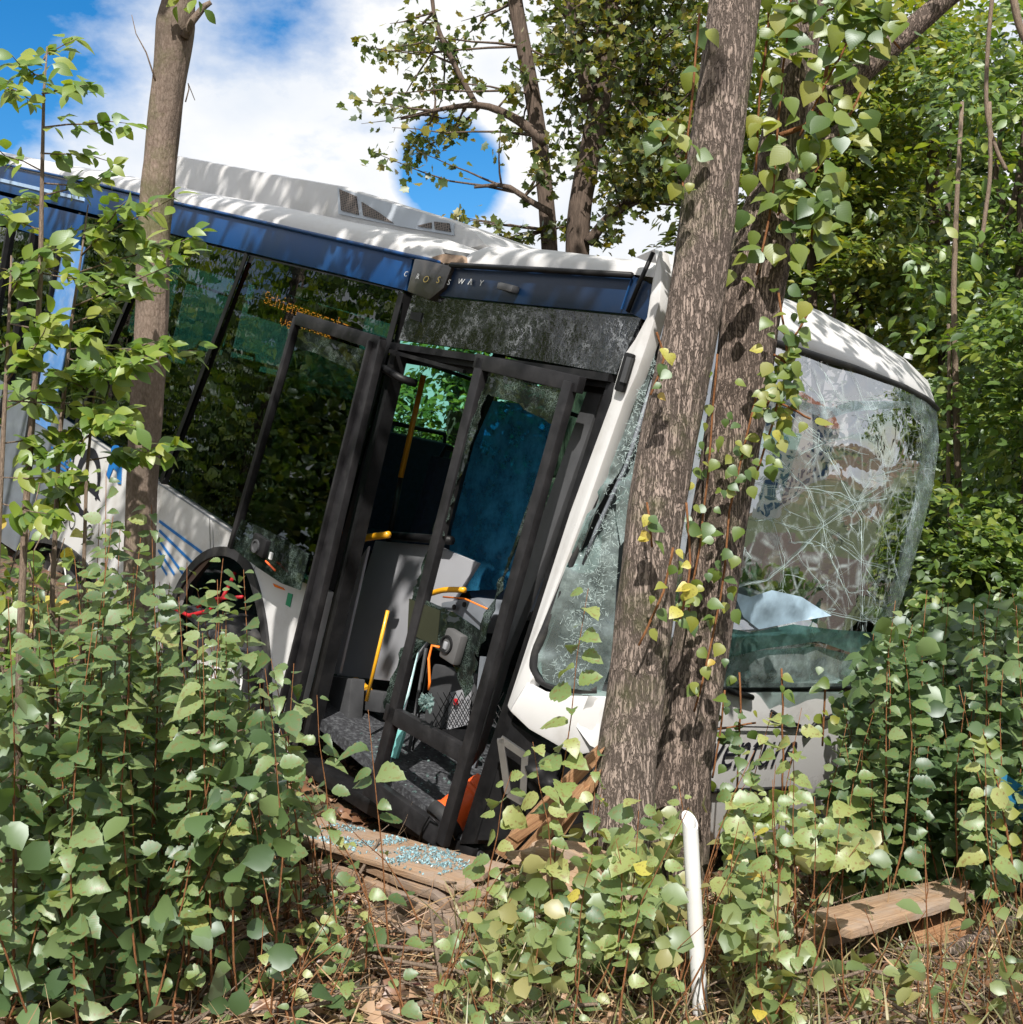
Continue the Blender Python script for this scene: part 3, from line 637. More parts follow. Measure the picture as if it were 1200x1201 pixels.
for k in range(70):
    a = S(502 + rnd(-9, 5), 824 + rnd(-9, 9), n2 + 0.07 + rnd(-0.02, 0.02)); mb.box(a, V((rnd(-1, 1), rnd(-1, 1), rnd(-1, 1))) * 0.008, V((rnd(-1, 1), rnd(-1, 1), rnd(-1, 1))) * 0.008, V((rnd(-1, 1), rnd(-1, 1), rnd(-1, 1))) * 0.004)
mb.build('glass_crumbs', m_shatter, d2, kind='stuff')
MB().bar(S(458, 412, 0.04), S(545, 436, 0.02), 0.02, 0.02, U).build('door_arm', m_black, bus)
MB().tube([S(450, 432, 0.06), S(470, 444, 0.04), S(488, 450, -0.05)], 0.022, 8).build('door_arm', m_black, bus, smooth=True)

# front corner: pillar, seal, shattered corner glass
pil = [(765, 326), (772, 292), (776, 318), (774, 352), (760, 400), (746, 440), (732, 470), (686, 600), (640, 722), (622, 772), (624, 796), (602, 840), (594, 828), (605, 795), (668, 600), (716, 470), (719, 455), (730, 418), (744, 398), (758, 372)]
pillar = side('front_pillar', pil, m_white, 0.012, 0.07, 0.012)
MB().box(S(733, 437, 0.03), F * 0.028 + U * 0.0, U * 0.085, N * 0.012).build('mirror_bracket', m_black, pillar, bevel=0.01)
MB().box(S(735, 434, 0.043), F * 0.014, U * 0.055, N * 0.008).build('bracket_slot', m_darkgrey, pillar)
def cstrip(pts, r, name, mat, e=0.0):
    return MB().tube([CP(x, y, e) for x, y in smooth_px(pts)], r, 8).build(name, mat, bus, smooth=True)
cstrip([(776, 345), (764, 400), (738, 470), (692, 600), (646, 722), (628, 766), (628, 790), (645, 803), (672, 808), (700, 808)], 0.020, 'windscreen_seal', m_rubber)
def sheet(outer, name, mat, plane, amp, e, step=16, hole=None, par=None):
    """crumpled glass sheet filling a pixel polygon on a given plane"""
    bm = bmesh.new(); vs = [bm.verts.new(V((x, y, 0))) for x, y in outer]; bm.faces.new(vs)
    bmesh.ops.triangulate(bm, faces=bm.faces[:])
    for _ in range(3):
        es = [ed for ed in bm.edges if ed.calc_length() > step]
        if es: bmesh.ops.subdivide_edges(bm, edges=es, cuts=1); bmesh.ops.triangulate(bm, faces=bm.faces[:])
    me_v = []; bm.verts.index_update()
    for v in bm.verts:
        x, y = v.co.x, v.co.y
        k = noise.noise(V((x * 0.022, y * 0.022, 5))) + 0.5 * noise.noise(V((x * 0.06, y * 0.06, 8)))
        me_v.append(plane(x, y, e + amp * k))
    mb = MB(); mb.v = me_v; mb.f = [tuple(v.index for v in f.verts) for f in bm.faces]; bm.free()
    return mb.build(name, mat, par or bus, smooth=True)
g1 = sheet([(645, 722), (664, 664), (678, 672), (694, 672), (702, 664), (707, 622), (706, 606), (714, 596), (722, 600), (726, 640), (722, 700), (720, 770), (705, 812), (660, 806), (640, 800), (630, 782), (632, 764)], 'shattered_corner_glass', m_shatter, CP, 0.03, 0.02)
sheet([(664, 664), (688, 604), (706, 560), (716, 562), (708, 584), (696, 604), (684, 618), (678, 652)], 'shattered_corner_glass', m_shatter, CP, 0.04, 0.025, step=9)
sheet([(724, 566), (740, 556), (756, 540), (764, 560), (742, 620), (728, 640), (722, 604)], 'shattered_corner_glass', m_shatter, CP, 0.04, 0.05, step=9)
sheet([(763, 416), (769, 418), (762, 446), (750, 486), (740, 520), (728, 552), (716, 568), (708, 566), (722, 532), (742, 474)], 'shattered_corner_glass', m_shatter, CP, 0.03, 0.02, step=9)
sheet([(762, 486), (772, 470), (766, 540), (740, 564), (734, 560), (750, 530)], 'shattered_corner_glass', m_shatter, CP, 0.02, 0.05)
MB().prism([CP(x, y, -0.12) for x, y in ((770, 400), (790, 420), (740, 640), (715, 800), (650, 790), (660, 700))], -NC * 0.01).build('dark_void', plain('painted_cab_shade', (0.012, 0.012, 0.015), 0.6), bus)  # near-black sheet standing in for the shade inside the cab
MB().tube([CP(766, 446, 0.03), CP(735, 545, 0.03), CP(700, 620, 0.02), CP(683, 664, 0.0)], 0.010, 6).build('wiper_rod', m_greyplastic, bus, smooth=True)
mb = MB()
for k in range(1100):                                     # frayed threads of broken glass
    t = rnd(0, 1); x = 760 - 130 * t + rnd(0, 26) + 42 * t * rnd(0, 1); y = 420 + 380 * t; a = CP(x, y, 0.03 + rnd(0, 0.03)); ang = rnd(0, 6.28); L = rnd(0.005, 0.028)
    d = (U.cross(NC) * math.cos(ang) + U * math.sin(ang)) * L; o = d.cross(NC).normalized() * rnd(0.0005, 0.0011); mb.poly([a - o, a + d - o * 0.3, a + d + o * 0.3, a + o])
mb.build('glass_threads', m_crack, g1, kind='stuff')
MB().prism([CP(x, y, 0.03) for x, y in ((597, 834), (618, 800), (640, 812), (668, 817), (716, 818), (712, 880), (690, 884), (674, 888), (648, 872), (620, 856))], -NC * 0.04).build('corner_panel', m_white, bus, bevel=0.02)
sheet([(690, 816), (716, 820), (712, 884), (692, 874), (676, 852)], 'bent_panel', m_white, CP, 0.05, 0.05)
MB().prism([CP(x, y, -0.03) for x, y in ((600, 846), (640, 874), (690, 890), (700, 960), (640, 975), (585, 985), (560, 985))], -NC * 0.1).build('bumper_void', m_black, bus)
mb = MB(); hp = [(587, 866), (616, 886), (613, 940), (596, 930)]
for i in range(4): mb.bar(CP(*hp[i], 0.06), CP(*hp[(i + 1) % 4], 0.06), 0.022, 0.03, NC)
mb.build('headlamp_frame', m_steel, bus)
bl = bmesh.new(); bmesh.ops.create_icosphere(bl, subdivisions=3, radius=0.1)
mb = MB(); mb.v = [CP(640, 912, 0.02) + V((v.co.x * 0.95, v.co.y, v.co.z)) * (0.85 + 0.5 * noise.noise(v.co * 17) + (0.25 if v.co.z > 0.03 else 0)) for v in bl.verts]; mb.f = [tuple(x.index for x in f.verts) for f in bl.faces]; bl.free()
mb.build('lamp_housing', m_black, bus, smooth=True)

# front: dome, windscreen, white nose panel
wt = [(776, 350), (850, 378), (905, 401), (1000, 431), (1060, 454), (1090, 470), (1099, 480)]
dt = [(768, 292), (850, 322), (905, 345), (960, 364), (1010, 390), (1060, 420), (1088, 447)]
def res(pts, n):
    ps = [V(p) for p in pts]; ls = [0]
    for a, b in zip(ps, ps[1:]): ls.append(ls[-1] + (b - a).length)
    out = []
    for i in range(n):
        d = ls[-1] * i / (n - 1); j = max(k for k in range(len(ls)) if ls[k] <= d + 1e-6); j = min(j, len(ps) - 2)
        out.append(ps[j].lerp(ps[j + 1], (d - ls[j]) / (ls[j + 1] - ls[j])))
    return out
NW = 40
wtr = res(wt, NW); dtr = res(dt, NW)
def bulge(a): return 0.13 * (1 - (2 * a - 1) ** 2) - 0.10 * max(0.0, a - 0.85) ** 1 / 0.15
rows = []
for j in range(9):
    t = j / 8; row = []
    for i in range(NW):
        p = wtr[i].lerp(dtr[i], t); a = i / (NW - 1)
        row.append(FP(p.x, p.y, bulge(a) - 0.37 - 0.42 * t ** 1.8 + 0.03 * math.sin(math.pi * t)))
    rows.append(row)
rows.append([p - F * 0.12 - U * 0.06 for p in rows[8]])
dome = MB().grid(rows).build('roof_dome', m_roof, bus, smooth=True)
MB().tube([FP(p.x, p.y, bulge(i / (NW - 1)) - 0.36) for i, p in enumerate(wtr)], 0.018, 6).build('dome_seal', m_rubber, dome, smooth=True)
MB().lathe(FP(1064, 421, -0.7), U, [(0, 0.03), (0.03, 0.025), (0.035, 0)], 10).build('marker_lamp', m_whiteink, dome)
wr = [(1099, 480), (1101, 520), (1094, 570), (1084, 612), (1066, 680), (1044, 740), (1020, 806)]
wb = [(700, 818), (770, 812), (838, 808), (900, 806), (960, 805), (1020, 806)]
wlft = [(776, 350), (760, 500), (730, 680), (700, 818)]
NH = 40
lr = res(wlft, NH); rr_ = res(wr, NH); br = res(wb, NW)
def ws(i, j):
    a = i / (NW - 1); b = j / (NH - 1)
    p = wtr[i] * (1 - b) + br[i] * b + lr[j] * (1 - a) + rr_[j] * a - (wtr[0] * (1 - a) * (1 - b) + wtr[-1] * a * (1 - b) + br[0] * (1 - a) * b + br[-1] * a * b)
    return p, a, b
def wse(a, b):
    rake = -0.42 * (1 - b) ** 1.5                          # the upper part leans back
    fold = 0.07 * math.exp(-((b - 0.86) / 0.05) ** 2) * math.sin(math.pi * min(1, a * 1.1)) - 0.10 * max(0, b - 0.86)
    warp = 0.018 * noise.noise(V((a * 4, b * 4, 2))) + 0.006 * noise.noise(V((a * 12, b * 12, 6)))
    kink = 0.028 * abs(((a * 1.3 + b * 0.8) % 0.5) - 0.25)
    return bulge(a) + rake + 0.05 + fold + warp + kink
rows = []
for j in range(NH):
    row = []
    for i in range(NW):
        p, a, b = ws(i, j); row.append(FP(p.x, p.y, wse(a, b)))
    rows.append(row)
wsh = MB().grid(rows).build('windscreen', m_windshield, bus, smooth=True)
def wpt(px, py):
    """windscreen surface point at a pixel (nearest grid sample)"""
    best = None
    for j in range(0, NH):
        for i in range(0, NW):
            p, a, b = ws(i, j); d = (p.x - px) ** 2 + (p.y - py) ** 2
            if best is None or d < best[0]: best = (d, a, b)
    return FP(px, py, wse(best[1], best[2]) + 0.006)
# crack lines traced over the pane: (width in mm, polyline)
cr = [(5, [(905, 455), (930, 490), (965, 520), (990, 570), (1010, 610), (1010, 660), (1012, 740)]), (4, [(895, 520), (930, 555), (945, 572), (965, 612), (970, 640), (985, 680), (1000, 710)]),
      (5, [(855, 690), (900, 680), (935, 650), (965, 618), (1000, 592), (1030, 572)]), (4, [(925, 540), (965, 520), (1000, 512)]), (4, [(945, 573), (985, 578), (1005, 588), (1040, 585)]),
      (3, [(890, 610), (905, 608), (920, 655), (918, 690)]), (3, [(905, 608), (940, 622), (965, 618)]), (3, [(965, 618), (1000, 640), (1030, 690)]),
      (3, [(945, 420), (958, 450), (968, 478)]), (3, [(960, 425), (975, 450), (985, 470)]), (3, [(930, 432), (965, 470), (1000, 470), (1060, 465)]), (3, [(1000, 440), (1010, 465), (1035, 540), (1040, 580)]),
      (3, [(1030, 600), (1045, 650), (1055, 690)]), (3, [(1000, 600), (1022, 560), (1060, 548), (1092, 550)]), (4, [(900, 700), (940, 705), (975, 720), (1010, 728), (1050, 730)]),
      (3, [(1062, 470), (1085, 490), (1098, 520)]), (3, [(870, 560), (900, 570), (945, 573)]), (3, [(985, 640), (1010, 660), (1040, 668)]), (2, [(935, 650), (965, 690), (990, 720)])]
mb = MB()
def crack(mb, pts, w):
    px = []
    for (x0, y0), (x1, y1) in zip(pts, pts[1:]):
        k = max(2, int(math.hypot(x1 - x0, y1 - y0) / 9))
        for i in range(k): px.append((x0 + (x1 - x0) * i / k + rnd(-1, 1), y0 + (y1 - y0) * i / k + rnd(-1, 1)))
    px.append(pts[-1]); ps = [wpt(*p) for p in px]; rr = []
    for i, p in enumerate(ps):
        t = (ps[min(i + 1, len(ps) - 1)] - ps[max(i - 1, 0)]).normalized(); o = t.cross(F).normalized() * (w * rnd(0.4, 1.3) / 2000)
        rr.append([p - o, p + o])
    mb.grid(rr)
for w, pts in cr:
    crack(mb, pts, w)
    for k in range(2): crack(mb, [(x + rnd(-5, 5), y + rnd(-5, 5)) for x, y in pts], w * 0.4)
web = []
while len(web) < 95:
    x, y = rnd(862, 1092), rnd(425, 735)
    if y > 425 + (x - 905) * 0.26 and x < 1094 - max(0, (y - 540) * 0.28): web.append((x, y))
for i, (x, y) in enumerate(web):                         # an uneven web joining neighbouring breaks
    nb = sorted(range(len(web)), key=lambda j: (web[j][0] - x) ** 2 + (web[j][1] - y) ** 2)[1:random.choice((2, 3, 4))]
    for j in nb: crack(mb, [(x, y), ((x + web[j][0]) / 2 + rnd(-4, 4), (y + web[j][1]) / 2 + rnd(-4, 4)), web[j]], rnd(1.0, 3.2))
for k in range(80):                                      # short side cracks round the impact points
    cx, cy = random.choice([(1010, 600), (967, 616), (945, 573), (1090, 500), (1060, 560), (965, 520), (1080, 600), (1065, 650)])
    a = rnd(0, 6.28); L = rnd(6, 60) * rnd(0.3, 1); r0 = rnd(0, 22); pts = [(cx + r0 * math.cos(a), cy + r0 * math.sin(a)), (cx + (r0 + L) * math.cos(a + rnd(-.3, .3)), cy + (r0 + L) * math.sin(a + rnd(-.3, .3)))]
    if all(x < 1094 - max(0, (y - 540) * 0.28) for x, y in pts): crack(mb, pts, 2)
mb.build('crack', m_crack, wsh, kind='stuff')
sheet([(1052, 458), (1075, 464), (1097, 480), (1100, 520), (1093, 570), (1083, 612), (1065, 680), (1040, 750), (1030, 742), (1050, 680), (1066, 610), (1079, 545), (1082, 505), (1070, 485)], 'crazed_edge_glass', m_edge, lambda x, y, e: wpt(x, y) + F * (0.006 + 0.3 * e), 0.02, 0.0, par=wsh)
sheet([(905, 455), (935, 470), (975, 478), (1000, 470), (1060, 470), (1062, 478), (1000, 482), (968, 492), (925, 474)], 'crazed_edge_glass', m_edge, lambda x, y, e: wpt(x, y) + F * (0.006 + 0.3 * e), 0.02, 0.0, par=wsh)
# torn sheet hanging along the bottom of the windscreen, and a loose flap
sheet([(848, 735), (880, 742), (930, 732), (975, 738), (1030, 742), (1052, 722), (1048, 752), (1010, 770), (960, 752), (900, 760), (850, 772)], 'hanging_glass', glass_mat('teal_glass_edge', (0.10, 0.25, 0.22), 1.6, craze=0.6, cscale=25, craze_col=(0.30, 0.55, 0.50), body=0.45), FP, 0.05, 0.30, par=wsh)
sheet([(842, 770), (900, 762), (960, 758), (1012, 772), (1010, 804), (930, 806), (842, 806)], 'hanging_glass', m_shatter, FP, 0.04, 0.27, par=wsh)
fl = [(860, 694), (880, 700), (905, 692), (940, 700), (965, 716), (975, 722), (940, 728), (890, 738), (872, 724)]
sheet(fl, 'glass_flap', plain('painted_sky_reflection', (0.42, 0.56, 0.68), 0.15, var=0.3, scale=9, coat=0.5), lambda x, y, e: FP(x, y, 0.20 + e), 0.03, 0.06, par=wsh)  # mirrored sky is put into the flap's own blue colour
arc = [FP(x, y, 0.22) for x, y in [(838, 808), (900, 806), (960, 806), (1018, 806)]]
MB().tube(arc, 0.022, 8).build('windscreen_sill', m_black, bus, smooth=True)
nose = MB().prism([FP(x, y, 0.24) for x, y in ((700, 824), (838, 812), (1016, 810), (990, 900), (975, 990), (690, 990))], -F * 0.28).build('nose_panel', m_white, bus, bevel=0.02)
def fstroke(pts, r, name, mat, par): return MB().tube([FP(x, y, 0.255) for x, y in pts], r, 6).build(name, mat, par, smooth=True)
fstroke([(835, 801), (858, 811), (882, 818)], 0.016, 'wiper', m_black, bus)
fstroke([(810, 855), (870, 852), (960, 854)], 0.004, 'panel_seam', m_black, nose)
fstroke([(905, 834), (922, 845), (938, 851)], 0.010, 'wiper', m_black, bus)
fstroke([(943, 864), (958, 846), (984, 836)], 0.012, 'wiper', m_black, bus)
xd = FP(880, 895) - FP(830, 897)
lettering('venture', 'letter', m_ink, FP(826, 902, 0.248), xd, U * 0.9 + F * 0.0 - N * 0.05, 0.31, nose, width=0.74)
fstroke([(826, 928), (880, 926), (930, 924)], 0.012, 'grille_slot', m_black, nose)
MB().bar(FP(690, 985, 0.2), FP(985, 985, 0.2), 0.08, 0.06, U).build('bumper', m_black, bus)

# interior, far side, floor and ceiling
def q(s, u, n): return B(s, u, n)
FLU = -2.86; S0 = -11.0; W = 2.32
MB().prism([q(-0.05, FLU, -0.06), q(S0, FLU, -0.06), q(S0, FLU, -W), q(-0.05, FLU, -W)], -U * 0.06).build('floor', m_floor_in, bus)
MB().prism([q(-0.3, -0.18, -0.08), q(S0, -0.40, -0.08), q(S0, -0.40, -W), q(-1.2, -0.22, -W)], U * 0.02).build('ceiling', m_ceiling, bus)
MB().prism([q(-0.15, FLU, -W), q(S0, FLU, -W), q(S0, -1.95, -W), q(-0.25, -1.95, -W)], -N * 0.04).build('far_wall', m_darkgrey, bus)
MB().prism([q(-1.0, -0.66, -W), q(S0, -0.8, -W), q(S0, -0.3, -W), q(-1.0, -0.25, -W)], -N * 0.04).build('far_wall', m_darkgrey, bus)
MB().prism([q(S0, FLU, -0.05), q(S0, -0.3, -0.05), q(S0, -0.3, -W), q(S0, FLU, -W)], -F * 0.05).build('rear_wall', m_blue, bus)
for k in range(7):
    a = -0.75 - k * 1.5; b = a - 1.43
    MB().prism([q(a, -1.94, -W - 0.01), q(b, -1.94, -W - 0.01), q(b, -0.66, -W - 0.01), q(a, -0.62, -W - 0.01)], -N * 0.008).build('far_window', m_farglass, bus)
    MB().bar(q(b - 0.06, -1.95, -W + 0.02), q(b - 0.06, -0.6, -W + 0.02), 0.09, 0.06, F).build('far_pillar', m_black, bus)
    MB().bar(q(a, -0.95, -W + 0.02), q(b, -0.95, -W + 0.02), 0.03, 0.03, U).build('window_bar', m_black, bus)
for k in range(6):
    for n in (-0.5, -1.85):
        c = q(-2.9 - k * 0.85, FLU, n)
        if k == 0 and n > -1: continue
        o = MB(); o.box(c + U * 0.55, F * 0.2, N * 0.38, U * 0.06); o.box(c + U * 0.95 - F * 0.2, F * 0.05, N * 0.38, U * 0.42)
        o.build('seat', m_seat, bus, bevel=0.03)
        MB().tube([c + U * 1.25 - F * 0.2 + N * 0.36, c + U * 1.44 - F * 0.2 + N * 0.3, c + U * 1.44 - F * 0.2 - N * 0.3, c + U * 1.25 - F * 0.2 - N * 0.36], 0.018, 6).build('seat_handle', m_black, bus, smooth=True)
def inside(pts, name, mat, n, th=0.03, bevel=0.006): return MB().prism([S(x, y, n) for x, y in pts], -N * th).build(name, mat, bus, bevel=bevel)
inside([(440, 634), (512, 640), (560, 660), (470, 800), (395, 792), (402, 760)], 'partition', m_lightgrey, -0.55)
inside([(400, 690), (432, 640), (398, 790), (374, 790)], 'partition', m_lightgrey, -0.30, 0.02)
def rail(pts, n, r=0.017, mat=None, name='handrail'): return MB().tube([S(x, y, n if not hasattr(n, '__len__') else n[i]) for i, (x, y) in enumerate(pts)], r, 8).build(name, mat or m_yellow, bus, smooth=True)
rail(smooth_px([(404, 690), (409, 664), (414, 642), (424, 632), (456, 627)]), -0.16, 0.02)
rail([(455, 628), (530, 634)], -0.5, 0.026, m_black)
rail([(497, 440), (470, 560)], -0.7, 0.018)
rail([(470, 560), (455, 640)], -0.7, 0.018, m_black)
rail([(455, 716), (430, 822)], -0.1, 0.010)
rail([(598, 500), (565, 600), (542, 690)], -0.9, 0.022)
rail([(530, 638), (556, 648)], -0.85, 0.016)
rail(smooth_px([(494, 700), (520, 692), (545, 692)]), -0.3, 0.016)
inside([(578, 470), (612, 474), (650, 486), (652, 540), (610, 690), (522, 694), (530, 620), (556, 520)], 'driver_shield', m_blueshield, -0.75, 0.006, 0)
inside([(382, 792), (412, 796), (408, 850), (384, 846)], 'cab_box', m_darkgrey, -0.25, 0.1, 0.01)
MB().lathe(S(414, 800, -0.42), F, [(0, 0.03), (0.02, 0.04), (0.16, 0.04), (0.16, 0)], 16).build('yellow_cylinder', m_yellow, bus, smooth='auto')
inside([(410, 806), (450, 812), (446, 836), (408, 830)], 'cab_box', m_darkgrey, -0.4, 0.1, 0.01)
# dashboard and steering column
dash = inside([(548, 694), (640, 676), (660, 680), (640, 712), (600, 726), (560, 716)], 'dashboard', m_greyplastic, -0.9, 0.9, 0.02)
inside([(516, 706), (560, 700), (580, 720), (560, 742), (536, 730), (518, 718)], 'console', m_greyplastic, -0.45, 0.22, 0.02)
for x, y in ((533, 712), (545, 709)): MB().lathe(S(x, y, -0.43), N, [(0, 0.016), (0.006, 0.014), (0.006, 0)], 12).build('switch', m_black, bus)
MB().tube([S(520, 700, -0.4), S(545, 702, -0.4), S(574, 715, -0.35)], 0.005, 6).build('cable', m_orangecable, bus, smooth=True)
inside([(508, 778), (560, 790), (546, 860), (496, 850)], 'cab_door', m_darkgrey, -0.7, 0.04, 0.01)
inside([(470, 768), (500, 762), (470, 880), (448, 870)], 'cab_step', m_black, -0.9, 0.3, 0.01)
for x0, x1, r, mt in ((492, 462, 0.008, m_greyplastic), (500, 480, 0.010, m_darkgrey), (506, 484, 0.006, m_black)):
    MB().tube([S(x0, 760, -0.35), S(x1, 880, -0.3)], r, 6).build('strut', mt, bus)
net = MB()
for k in range(-3, 8):
    net.tube([S(527 + k * 7, 812, -0.6), S(527 + k * 7 + 22, 852, -0.6)], 0.003, 4); net.tube([S(527 + k * 7 + 22, 812, -0.6), S(527 + k * 7, 852, -0.6)], 0.003, 4)
net.build('net', m_black, bus)
inside([(528, 812), (552, 806), (548, 850), (524, 856)], 'leaflet', m_lightgrey, -0.63, 0.01, 0)
MB().lathe(S(535, 823, -0.61), N, [(0, 0.02), (0.004, 0.02), (0.004, 0)], 14).build('leaflet_mark', m_red, bus)
MB().bar(S(568, 770, -0.2), S(560, 850, -0.2), 0.03, 0.03, F).build('pedal_post', m_greyplastic, bus)
MB().bar(S(560, 868, -0.25), S(555, 900, -0.25), 0.03, 0.03, F).build('pedal_post', m_greyplastic, bus)
MB().bar(S(440, 860, -0.6), S(560, 862, -0.6), 0.06, 0.06, U).build('cab_beam', m_black, bus)
# steering wheel and driver seat
sw = q(-0.35, -1.75, -1.75)
ring = [sw + (F * 0.6 + U * 0.8).orthogonal().normalized() * 0 + (N * math.cos(a) + (F * 0.8 + U * -0.6).normalized() * math.sin(a)) * 0.22 for a in [i * math.pi / 12 for i in range(25)]]
MB().tube(ring, 0.016, 8, False).build('steering_wheel', m_black, bus, smooth=True)
o = MB(); c = q(-1.1, FLU + 0.35, -1.75); o.box(c + U * 0.3, F * 0.24, N * 0.24, U * 0.08); o.box(c + U * 0.75 - F * 0.26, F * 0.07, N * 0.24, U * 0.42); o.build('driver_seat', m_seat, bus, bevel=0.04)
# destination display behind the front pane, text in lit dots
disp = MB().prism([S(x, y, -0.10) for x, y in ((300, 335), (424, 372), (416, 408), (290, 368))], -N * 0.03).build('destination_display', m_black, bus)
DOTS = {'S': '01110 10001 10000 01110 00001 10001 01110', 'c': '00000 00000 01110 10000 10000 10001 01110', 'h': '10000 10000 10110 11001 10001 10001 10001', 'i': '00100 00000 01100 00100 00100 00100 01110', 'e': '00000 00000 01110 10001 11111 10000 01110',
        'n': '00000 00000 10110 11001 10001 10001 10001', 'r': '00000 00000 10110 11001 10000 10000 10000', 's': '00000 00000 01111 10000 01110 00001 11110', 'a': '00000 00000 01110 00001 01111 10001 01111', 't': '01000 01000 11110 01000 01000 01001 00110', 'z': '00000 00000 11111 00010 00100 01000 11111',
        '-': '00000 00000 00000 11111 00000 00000 00000', 'v': '00000 00000 10001 10001 10001 01010 00100', 'k': '10000 10000 10010 10100 11000 10100 10010'}
def dots(txt, x0, y0, x1, y1, hpx):
    a = S(x0, y0, -0.094); e = S(x1, y1, -0.094); n = len(txt) * 6; dx = (e - a) / n; dy = -U * ((S(x0, y0) - S(x0 - hpx * 0.28, y0 + hpx)).length / 7); mb = MB()
    for k, ch in enumerate(txt):
        for r_, row in enumerate(DOTS[ch].split()):
            for c_, bit in enumerate(row):
                if bit == '1':
                    p = a + dx * (k * 6 + c_) + dy * r_; hx = dx * 0.3; hy = dy * 0.3; mb.poly([p - hx - hy, p + hx - hy, p + hx + hy, p - hx + hy])
    return mb.build('display_text', m_led, disp)
dots('Schienenersatz-', 313, 342, 420, 381, 15)
dots('verkehr', 331, 370, 392, 392, 13)

# loose things in the doorway
bk_c = S(523, 962, -0.05)
bk = thing('orange_bucket', 'orange red plastic drum lying on its side in the bus doorway', 'bucket', bk_c)
axb = (V((0.75, 0.35, 0.55))).normalized()
MB().lathe(bk_c, axb, [(-0.02, 0.075), (0.0, 0.095), (0.03, 0.1), (0.04, 0.092), (0.16, 0.09), (0.17, 0.1), (0.19, 0.1), (0.2, 0.085), (0.26, 0.08), (0.26, 0)], 26).build('drum', m_orange, bk, smooth='auto')
MB().lathe(bk_c, axb, [(-0.035, 0.05), (-0.04, 0.098), (-0.01, 0.108), (0.02, 0.108), (0.025, 0.098)], 26).build('black_ring', m_rubber, bk, smooth=True)
sh_c = S(462, 880, -0.2)
sh = thing('teal_scraper', 'teal plastic scraper with a pale handle leaning inside the broken door', 'scraper', sh_c)
MB().prism([S(x, y, -0.2) for x, y in ((452, 852), (474, 858), (464, 890), (448, 884))], -N * 0.02).build('blade', m_teal, sh, bevel=0.005)
MB().tube([S(469, 836, -0.2), S(478, 815, -0.22), S(489, 765, -0.3)], 0.011, 8).build('handle', plain('frosted_teal', (0.42, 0.60, 0.62), 0.5, var=0.3, scale=40), sh, smooth=True)
MB().prism([S(x, y, -0.19) for x, y in ((467, 832), (479, 838), (481, 842), (466, 836))], -N * 0.03).build('collar', m_teal, sh)
mb = MB()
for k in range(240):
    a = B(rnd(-1.4, -0.3), FLU + 0.004, rnd(-0.9, -0.08)); s_ = rnd(0.003, 0.009); mb.box(a, V((rnd(-1, 1), rnd(-1, 1), rnd(-.3, .3))) * s_, V((rnd(-1, 1), rnd(-1, 1), rnd(-.3, .3))) * s_, U * s_ * 0.4)
o = mb.build('glass_crumbs', m_shatter, bus, kind='stuff')

# ------------------------------------------------------------------ leaves
def leaf_shape(widths, fold, curl, serr=0.0, tip=0.06, twist=0.0, seed=0):
    """unit leaf along +Y, face up +Z; widths are half widths from base to tip. returns verts, faces, uvs"""
    r = random.Random(seed); n = len(widths); vs = []; fs = []; uv = []
    for i, w in enumerate(widths):
        y = i / (n - 1); z = -curl * y * y; tw = twist * (y - 0.3)
        wl_ = w * (1 + r.uniform(-serr, serr)); wr_ = w * (1 + r.uniform(-serr, serr)); yj = -0.03 if i % 2 else 0.0
        vs += [(-wl_, y + yj * serr * 4, z + fold * w - tw * w), (0.02 * r.uniform(-1, 1), y, z), (wr_, y + yj * serr * 4, z + fold * w + tw * w)]
        uv += [(0.5 - w, y), (0.5, y), (0.5 + w, y)]
    for i in range(n - 1):
        a = i * 3; fs += [(a, a + 1, a + 4, a + 3), (a + 1, a + 2, a + 5, a + 4)]
    return vs, fs, uv
ELM_W = [0.03, 0.25, 0.33, 0.41, 0.37, 0.42, 0.34, 0.36, 0.25, 0.23, 0.10, 0.005]
OVAL_W = [0.02, 0.20, 0.29, 0.27, 0.16, 0.01]
HEART_W = [0.16, 0.42, 0.48, 0.42, 0.30, 0.15, 0.01]
def leaf_mesh(name, shape, mat):
    vs, fs, uv = shape; me = bpy.data.meshes.new(name); me.from_pydata(vs, [], fs); me.materials.append(mat)
    l = me.uv_layers.new(name='UVMap')
    for lp_ in me.loops: l.data[lp_.index].uv = uv[lp_.vertex_index]
    me.shade_smooth(); return me
def family(name, widths, mat, k, serr=0.08, folds=(0.1, 0.45), curls=(0.0, 0.4)):
    return [leaf_mesh(name, leaf_shape(widths, rnd(*folds), rnd(*curls), serr, twist=rnd(-0.35, 0.35), seed=i * 7 + len(name)), mat) for i in range(k)]
ELM = family('elm_leaf', ELM_W, l_elm, 5) + family('elm_leaf', [w * 0.78 for w in ELM_W], l_elm, 3, 0.1, (0.2, 0.7), (0.1, 0.8)); PALE = family('pale_leaf', ELM_W, l_pale, 5, 0.12, (0.1, 0.6), (0.1, 0.7)); DARK = family('dark_leaf', ELM_W, l_dark, 5)
YEL = family('yellow_leaf', HEART_W, l_yellow, 3); SAP = family('oval_leaf', OVAL_W, l_sap, 5, 0.03, (0.0, 0.3), (0.0, 0.3)); VINE = family('heart_leaf', HEART_W, l_vine, 5, 0.05, (0.0, 0.35), (0.0, 0.45))
UP = V((0, 0, 1)); TOCAM = V((0, -1, 0.2))
